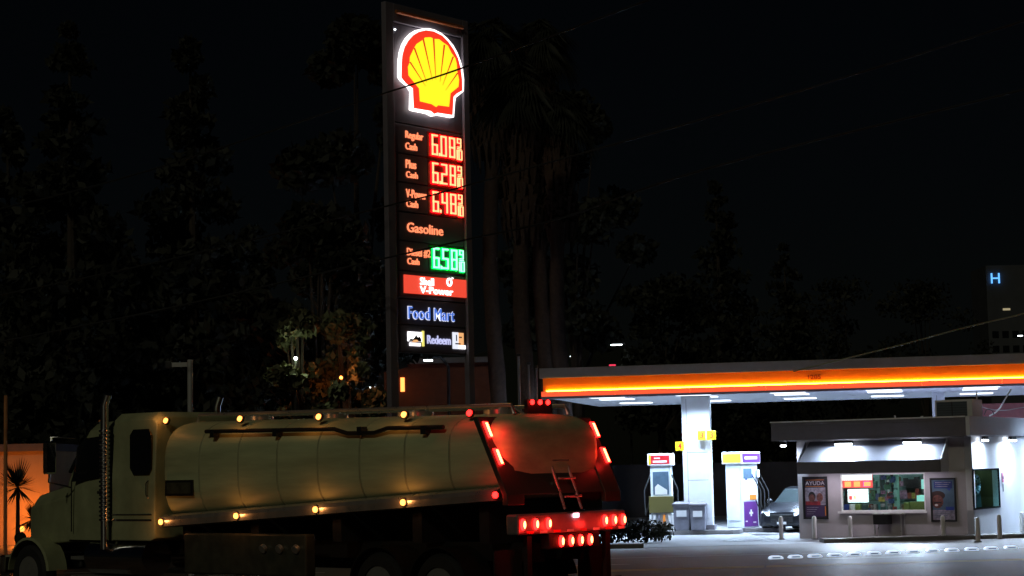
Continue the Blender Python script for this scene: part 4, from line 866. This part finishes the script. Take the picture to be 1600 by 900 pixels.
# ------------------------------------------------------------------ far buildings
p = at(1540, 415, 420); hb = thing('hospital_building', 'distant dark tower block with a blue lit letter H', 'building', (p.x, 420, 0))
b = MB(); b.box(0, 9.5, 0, 14, 0, p.z); b.build('wall', 'farwall', hb)
ph = at(1548, 443, 420); ph2 = at(1561, 427, 420)
text('H', 'lettering', 'g_h', hb, ph.x - p.x, ph2.x - p.x, ph.z, ph2.z, lambda x, z, d: (x, -.3 - d, z), .2, .0)
pw = at(1567, 485, 420); b = MB(); b.box(pw.x - p.x, pw.x - p.x + 1.6, -.1, -.02, pw.z, pw.z + .45); b.build('window', 'g_winwarm', hb)
b = MB()
for r_ in range(6):
    for c in range(4): b.box(.8 + c * 2.2, 2.2 + c * 2.2, -.06, -.02, 22 - r_ * 3.2 + p.z - 38, 23.5 - r_ * 3.2 + p.z - 38)
b.build('window', 'windark', hb)
# warm lit wall beyond the cab
x0 = gx(10, 66, 760); ob = thing('roadside_building', 'low building with orange lit stucco wall left of the truck cab', 'building', (x0 - 8, 66, 0))
zt_ = at(40, 705, 66).z; wr = gx(77, 66, 760) - x0 + 8
b = MB(); b.box(0, wr, 0, 6, 0, zt_); b.build('wall', 'sodiumwall', ob)
b = MB(); b.box(-.2, wr + .2, -.2, 6.2, zt_ + .002, zt_ + .25); b.build('roof', 'parapet', ob)
b = MB(); b.box(4, 5, -.04, -.002, 0, 2.1); b.build('door', 'darkmetal', ob)
wl = thing('wall_lantern', 'orange lamp washing the stucco wall behind the cab', 'lamp', (x0 + .9, 64.6, 0))
b = MB(); b.tube((0, 0, 0), (0, 0, .5), .04); b.build('post', 'darkmetal', wl); b = MB(); b.sphere((0, 0, .58), .09); b.build('bulb', 'g_faro', wl, smooth=True)
point('lantern_light', (0, 0, .75), 170, (1, .21, .02), .2, wl)
# building behind the sign
bb = thing('shed_building', 'dark reddish shed with an orange lit window behind the sign legs', 'building', (gx(600, 88, 600), 88, 0))
b = MB(); b.box(0, 5.2, 0, 5, 0, at(680, 568, 88).z); b.build('wall', mat('brick_red', (.14, .04, .02), .8, noise=.3, nscale=3), bb)
q0 = at(626, 612, 88); q1 = at(632, 590, 88); ox = bb.location.x
b = MB(); b.box(q0.x - ox, q1.x - ox, -.05, -.002, q0.z, q1.z); b.build('window', 'g_faro', bb)
b = MB(); b.box(-.2, 5.4, -.3, 5.2, at(680, 568, 88).z + .002, at(680, 568, 88).z + .25); b.build('roof', 'parapet', bb)
point('shed_light', (q0.x - ox + .3, -.9, q0.z + .1), 4, (1, .3, .06), .1, bb)

# ------------------------------------------------------------------ vegetation
def leaves(centres, radii, n, size, rng, squash=1, droop=0, sheet_aspect=.5):
    C_ = np.array(centres); Rr = np.array(radii); k = rng.integers(0, len(C_), n)
    d = rng.normal(size=(n, 3)); d /= np.linalg.norm(d, axis=1)[:, None]; rad = rng.random(n) ** .45
    P_ = C_[k] + d * (Rr[k] * rad)[:, None] * np.array([1, 1, squash])
    a = rng.normal(size=(n, 3)); a[:, 2] -= droop; a /= np.linalg.norm(a, axis=1)[:, None]
    c = np.cross(a, rng.normal(size=(n, 3))); c /= np.linalg.norm(c, axis=1)[:, None]
    s = size * (.6 + .8 * rng.random(n))[:, None]
    V = np.stack([P_ - a * s, P_ + c * s * sheet_aspect, P_ + a * s, P_ - c * s * sheet_aspect], 1).reshape(-1, 3)
    Fc = np.arange(4 * n).reshape(-1, 4)
    return V, Fc
def leafmesh(name, V, Fc, m, parent):
    me = bpy.data.meshes.new(name); me.vertices.add(len(V)); me.vertices.foreach_set('co', V.astype(np.float32).ravel())
    me.loops.add(Fc.size); me.loops.foreach_set('vertex_index', Fc.astype(np.int32).ravel()); me.polygons.add(len(Fc)); me.polygons.foreach_set('loop_start', np.arange(0, Fc.size, 4, dtype=np.int32)); me.update(calc_edges=True); me.validate()
    me.materials.append(M[m]); o = bpy.data.objects.new(name, me); col.objects.link(o); o.parent = parent; return o
def conifer(px, ytop, Y, rad, lab, seed, n=9000, m='leaf'):
    rng = np.random.default_rng(seed); p = at(px, ytop, Y); H = p.z; o = thing('conifer_tree', lab, 'tree', (at(px, 700, Y).x, Y, 0), 0)
    b = MB(); b.path([(0, 0, 0), (.1, 0, H * .5), (0, 0, H * .97)], [.35, .2, .03], 8); b.build('trunk', 'bark', o, smooth=True)
    cs, rr = [], []; z = H * .1
    while z < H:
        f = (H - z) / H; k = max(1, int(6 * f + 2)); R_ = rad * f ** .8
        for i in range(k):
            a = rng.random() * 6.28; q = R_ * (.45 + .6 * rng.random()); cs.append((q * math.cos(a), q * math.sin(a), z + rng.normal() * .3)); rr.append(.25 + R_ * .42)
        z += H / 34
    V, Fc = leaves(cs, rr, n, .28, rng, .55, .6); leafmesh('crown', V, Fc, m, o); return o
def broad(px, ytop, Y, rad, lab, seed, n=9000, m='leaf', base=.35, size=.22, name='broadleaf_tree'):
    rng = np.random.default_rng(seed); p = at(px, ytop, Y); H = p.z; o = thing(name, lab, 'tree', (at(px, 700, Y).x, Y, 0), 0)
    b = MB(); b.path([(0, 0, 0), (.2, 0, H * .3), (.1, .1, H * .6)], [.3, .22, .1], 8)
    cs, rr = [], []
    for i in range(26):
        a = rng.random() * 6.28; z = H * (base + (1 - base) * rng.random()); f = math.sin(math.pi * min(1, max(.12, (z / H - base) / (1 - base) * .85 + .12))); q = rad * f * rng.random() ** .5
        c = (q * math.cos(a), q * math.sin(a), min(z, H - rad * .2)); cs.append(c); rr.append(rad * (.16 + .2 * rng.random()))
        if i % 3 == 0: b.path([(.1, 0, H * .28), (c[0] * .5, c[1] * .5, (c[2] + H * .3) / 2 + .2), c], [.12, .07, .02], 6)
    b.build('trunk', 'bark', o, smooth=True)
    V, Fc = leaves(cs, rr, n, size, rng, .8, .1, .6); leafmesh('crown', V, Fc, m, o); return o
def palm(px, ytop, Y, lab, seed, skirt=3.5):
    rng = np.random.default_rng(seed); p = at(px, ytop, Y); H = p.z; o = thing('palm_tree', lab, 'tree', (at(px, 600, Y).x, Y, 0), 0)
    n = 22; b = MB(); b.path([(.12 * math.sin(k * .4), 0, H * k / n) for k in range(n + 1)], [.34 - .12 * k / n + (.025 if k % 2 else 0) for k in range(n + 1)], 10); b.build('trunk', 'palmbark', o, smooth=True)
    def fr(b, az, el, L, w0, z):
        a = Vector((math.cos(az), math.sin(az), 0)); pts = []
        for k in range(6):
            t = k / 5; pts.append(Vector((0, 0, z)) + a * L * t * math.cos(el) + Vector((0, 0, L * (math.sin(el) * t - .55 * t * t))))
        sd_ = Vector((-a.y, a.x, 0))
        for j in range(13):
            s = (j / 12 - .5) * 2; tip = pts[5] + sd_ * s * w0 * 1.1 - a * abs(s) * L * .35 + Vector((0, 0, -.3 * abs(s) - .15)); rt = pts[2]
            m1 = (rt + tip) / 2 + Vector((0, 0, .12)); e = sd_ * .035 + a * .02
            b.add([rt - e, rt + e, m1 + e, tip, m1 - e], [(0, 1, 2, 3, 4)])
        b.path(pts[:4], .02, 4)
    b = MB()
    for k in range(46): fr(b, rng.random() * 6.28, R(rng.uniform(-25, 75)), rng.uniform(1.5, 2.2), .8, H)
    b.build('crown', 'leaf', o)
    b = MB()
    for k in range(420):
        az = rng.random() * 6.28; z = H - .2 - rng.random() * skirt; a = Vector((math.cos(az), math.sin(az), 0)); r0 = .3 + .35 * rng.random(); L = rng.uniform(.8, 1.5); sd_ = Vector((-a.y, a.x, 0)) * .09
        p0 = Vector((0, 0, z)) + a * .2; p1 = Vector((0, 0, z - L * .4)) + a * (r0 + .2); p2 = Vector((0, 0, z - L)) + a * (r0 + .1)
        b.add([p0 - sd_ * .5, p0 + sd_ * .5, p1 + sd_, p2 + sd_ * .3, p2 - sd_ * .3, p1 - sd_], [(0, 1, 2, 5), (5, 2, 3, 4)])
    b.build('dry_skirt', 'frond', o); return o
conifer(108, 40, 75, 3.4, 'tall dark conifer above the truck cab', 1, 9000); conifer(300, 60, 78, 3.6, 'tall dark conifer behind the camera pole', 2, 9000)
conifer(10, 170, 90, 4.5, 'dark conifer at the left edge of the photo', 3, 7000); conifer(205, 400, 95, 3.5, 'lower dark conifer between the two tall ones', 4, 5000)
conifer(395, 350, 88, 3.2, 'lower dark conifer right of the camera pole', 5, 5000)
conifer(1130, 275, 130, 4.2, 'dark conifer above the middle of the canopy', 6, 5000); conifer(1235, 385, 150, 4.5, 'dark conifer right of the taller one above the canopy', 7, 4000)
broad(560, 30, 66, 3.6, 'tall dark tree directly left of the price sign', 11, 12000); broad(500, 330, 60, 2.6, 'mid height dark tree left of the sign', 12, 8000)
broad(900, 150, 92, 4.2, 'tall dark tree behind the palms', 13, 9000); broad(1330, 430, 170, 6, 'low dark tree above the canopy number', 14, 3000); broad(1450, 440, 190, 7, 'low dark tree left of the hospital tower', 15, 3000); broad(1030, 430, 120, 4.5, 'round dark tree above the canopy column', 16, 4000)
palm(775, 60, 70, 'leftmost palm right of the price sign', 21); palm(822, 130, 66, 'thick palm second from the sign', 22, 4.5); palm(852, 60, 74, 'tall palm third from the sign', 23, 4.5); palm(878, 170, 72, 'rightmost palm beside the canopy end', 24, 4)
broad(470, 480, 52, 1.3, 'leafy bush tree lit pale green over the tank', 31, 5000, 'leaf2', .1, .12); broad(545, 490, 54, 1.6, 'leafy bush tree lit orange left of the sign legs', 32, 6000, 'leaf2', .1, .13)
def glamp(px, py, Y, c, e, m, lab):
    p = at(px, py, Y); o = thing('garden_lamp', lab, 'lamp', (p.x, Y, 0)); b = MB(); b.tube((0, 0, 0), (0, 0, p.z - .06), .03); b.build('post', 'darkmetal', o)
    b = MB(); b.sphere((0, 0, p.z), .05); b.build('bulb', m, o, smooth=True); point('lamp_light', (0, -.1, p.z), e, c, .08, o)
glamp(462, 560, 51.2, (.8, 1, .6), 18, 'g_far', 'small white lamp inside the pale green bush tree'); glamp(533, 590, 52.6, (1, .25, .06), 26, 'g_faro', 'small orange lamp inside the orange lit bush tree')
# fan palm seedlings before the orange wall
for i, (px, Y, s, lab) in enumerate([(28, 62, 1.1, 'dark palm frond plant high before the orange wall'), (52, 61, .8, 'lower palm plant before the orange wall')]):
    o = thing('palm_plant', lab, 'plant', (gx(px, Y, 760), Y, 0)); b = MB(); hz = [2.0, 1.0][i]
    b.tube((0, 0, 0), (0, 0, hz), .08, .05); b.build('trunk', 'palmbark', o); b = MB(); rg_ = random.Random(i)
    for k in range(16):
        a = rg_.random() * 6.28; L = s * rg_.uniform(.7, 1.1); el = rg_.uniform(-.5, 1.1)
        for j in range(9):
            aa = a + (j - 4) * .16; t = Vector((math.cos(aa) * math.cos(el), math.sin(aa) * math.cos(el), math.sin(el) - abs(j - 4) * .05)) * L; sd_ = Vector((-math.sin(aa), math.cos(aa), 0)) * .03; p0 = Vector((0, 0, hz))
            b.add([p0, p0 + t * .5 + sd_, p0 + t, p0 + t * .5 - sd_], [(0, 1, 2, 3)])
    b.build('crown', 'leaf', o)
# low hedge along the forecourt edge
rng = np.random.default_rng(40); o = thing('hedge', 'low dark hedge at the forecourt edge behind the truck', 'hedge', (gx(905, 57, 800), 57, 0))
V, Fc = leaves([(x, 0, .35) for x in np.linspace(-3, 2.4, 22)], [.42] * 22, 5000, .07, rng, .8); leafmesh('foliage', V, Fc, 'leaf', o)
b = MB()
for x in np.linspace(-3, 2.4, 12): b.tube((x, 0, 0), (x, 0, .4), .02, n=5)
b.build('stem', 'bark', o)
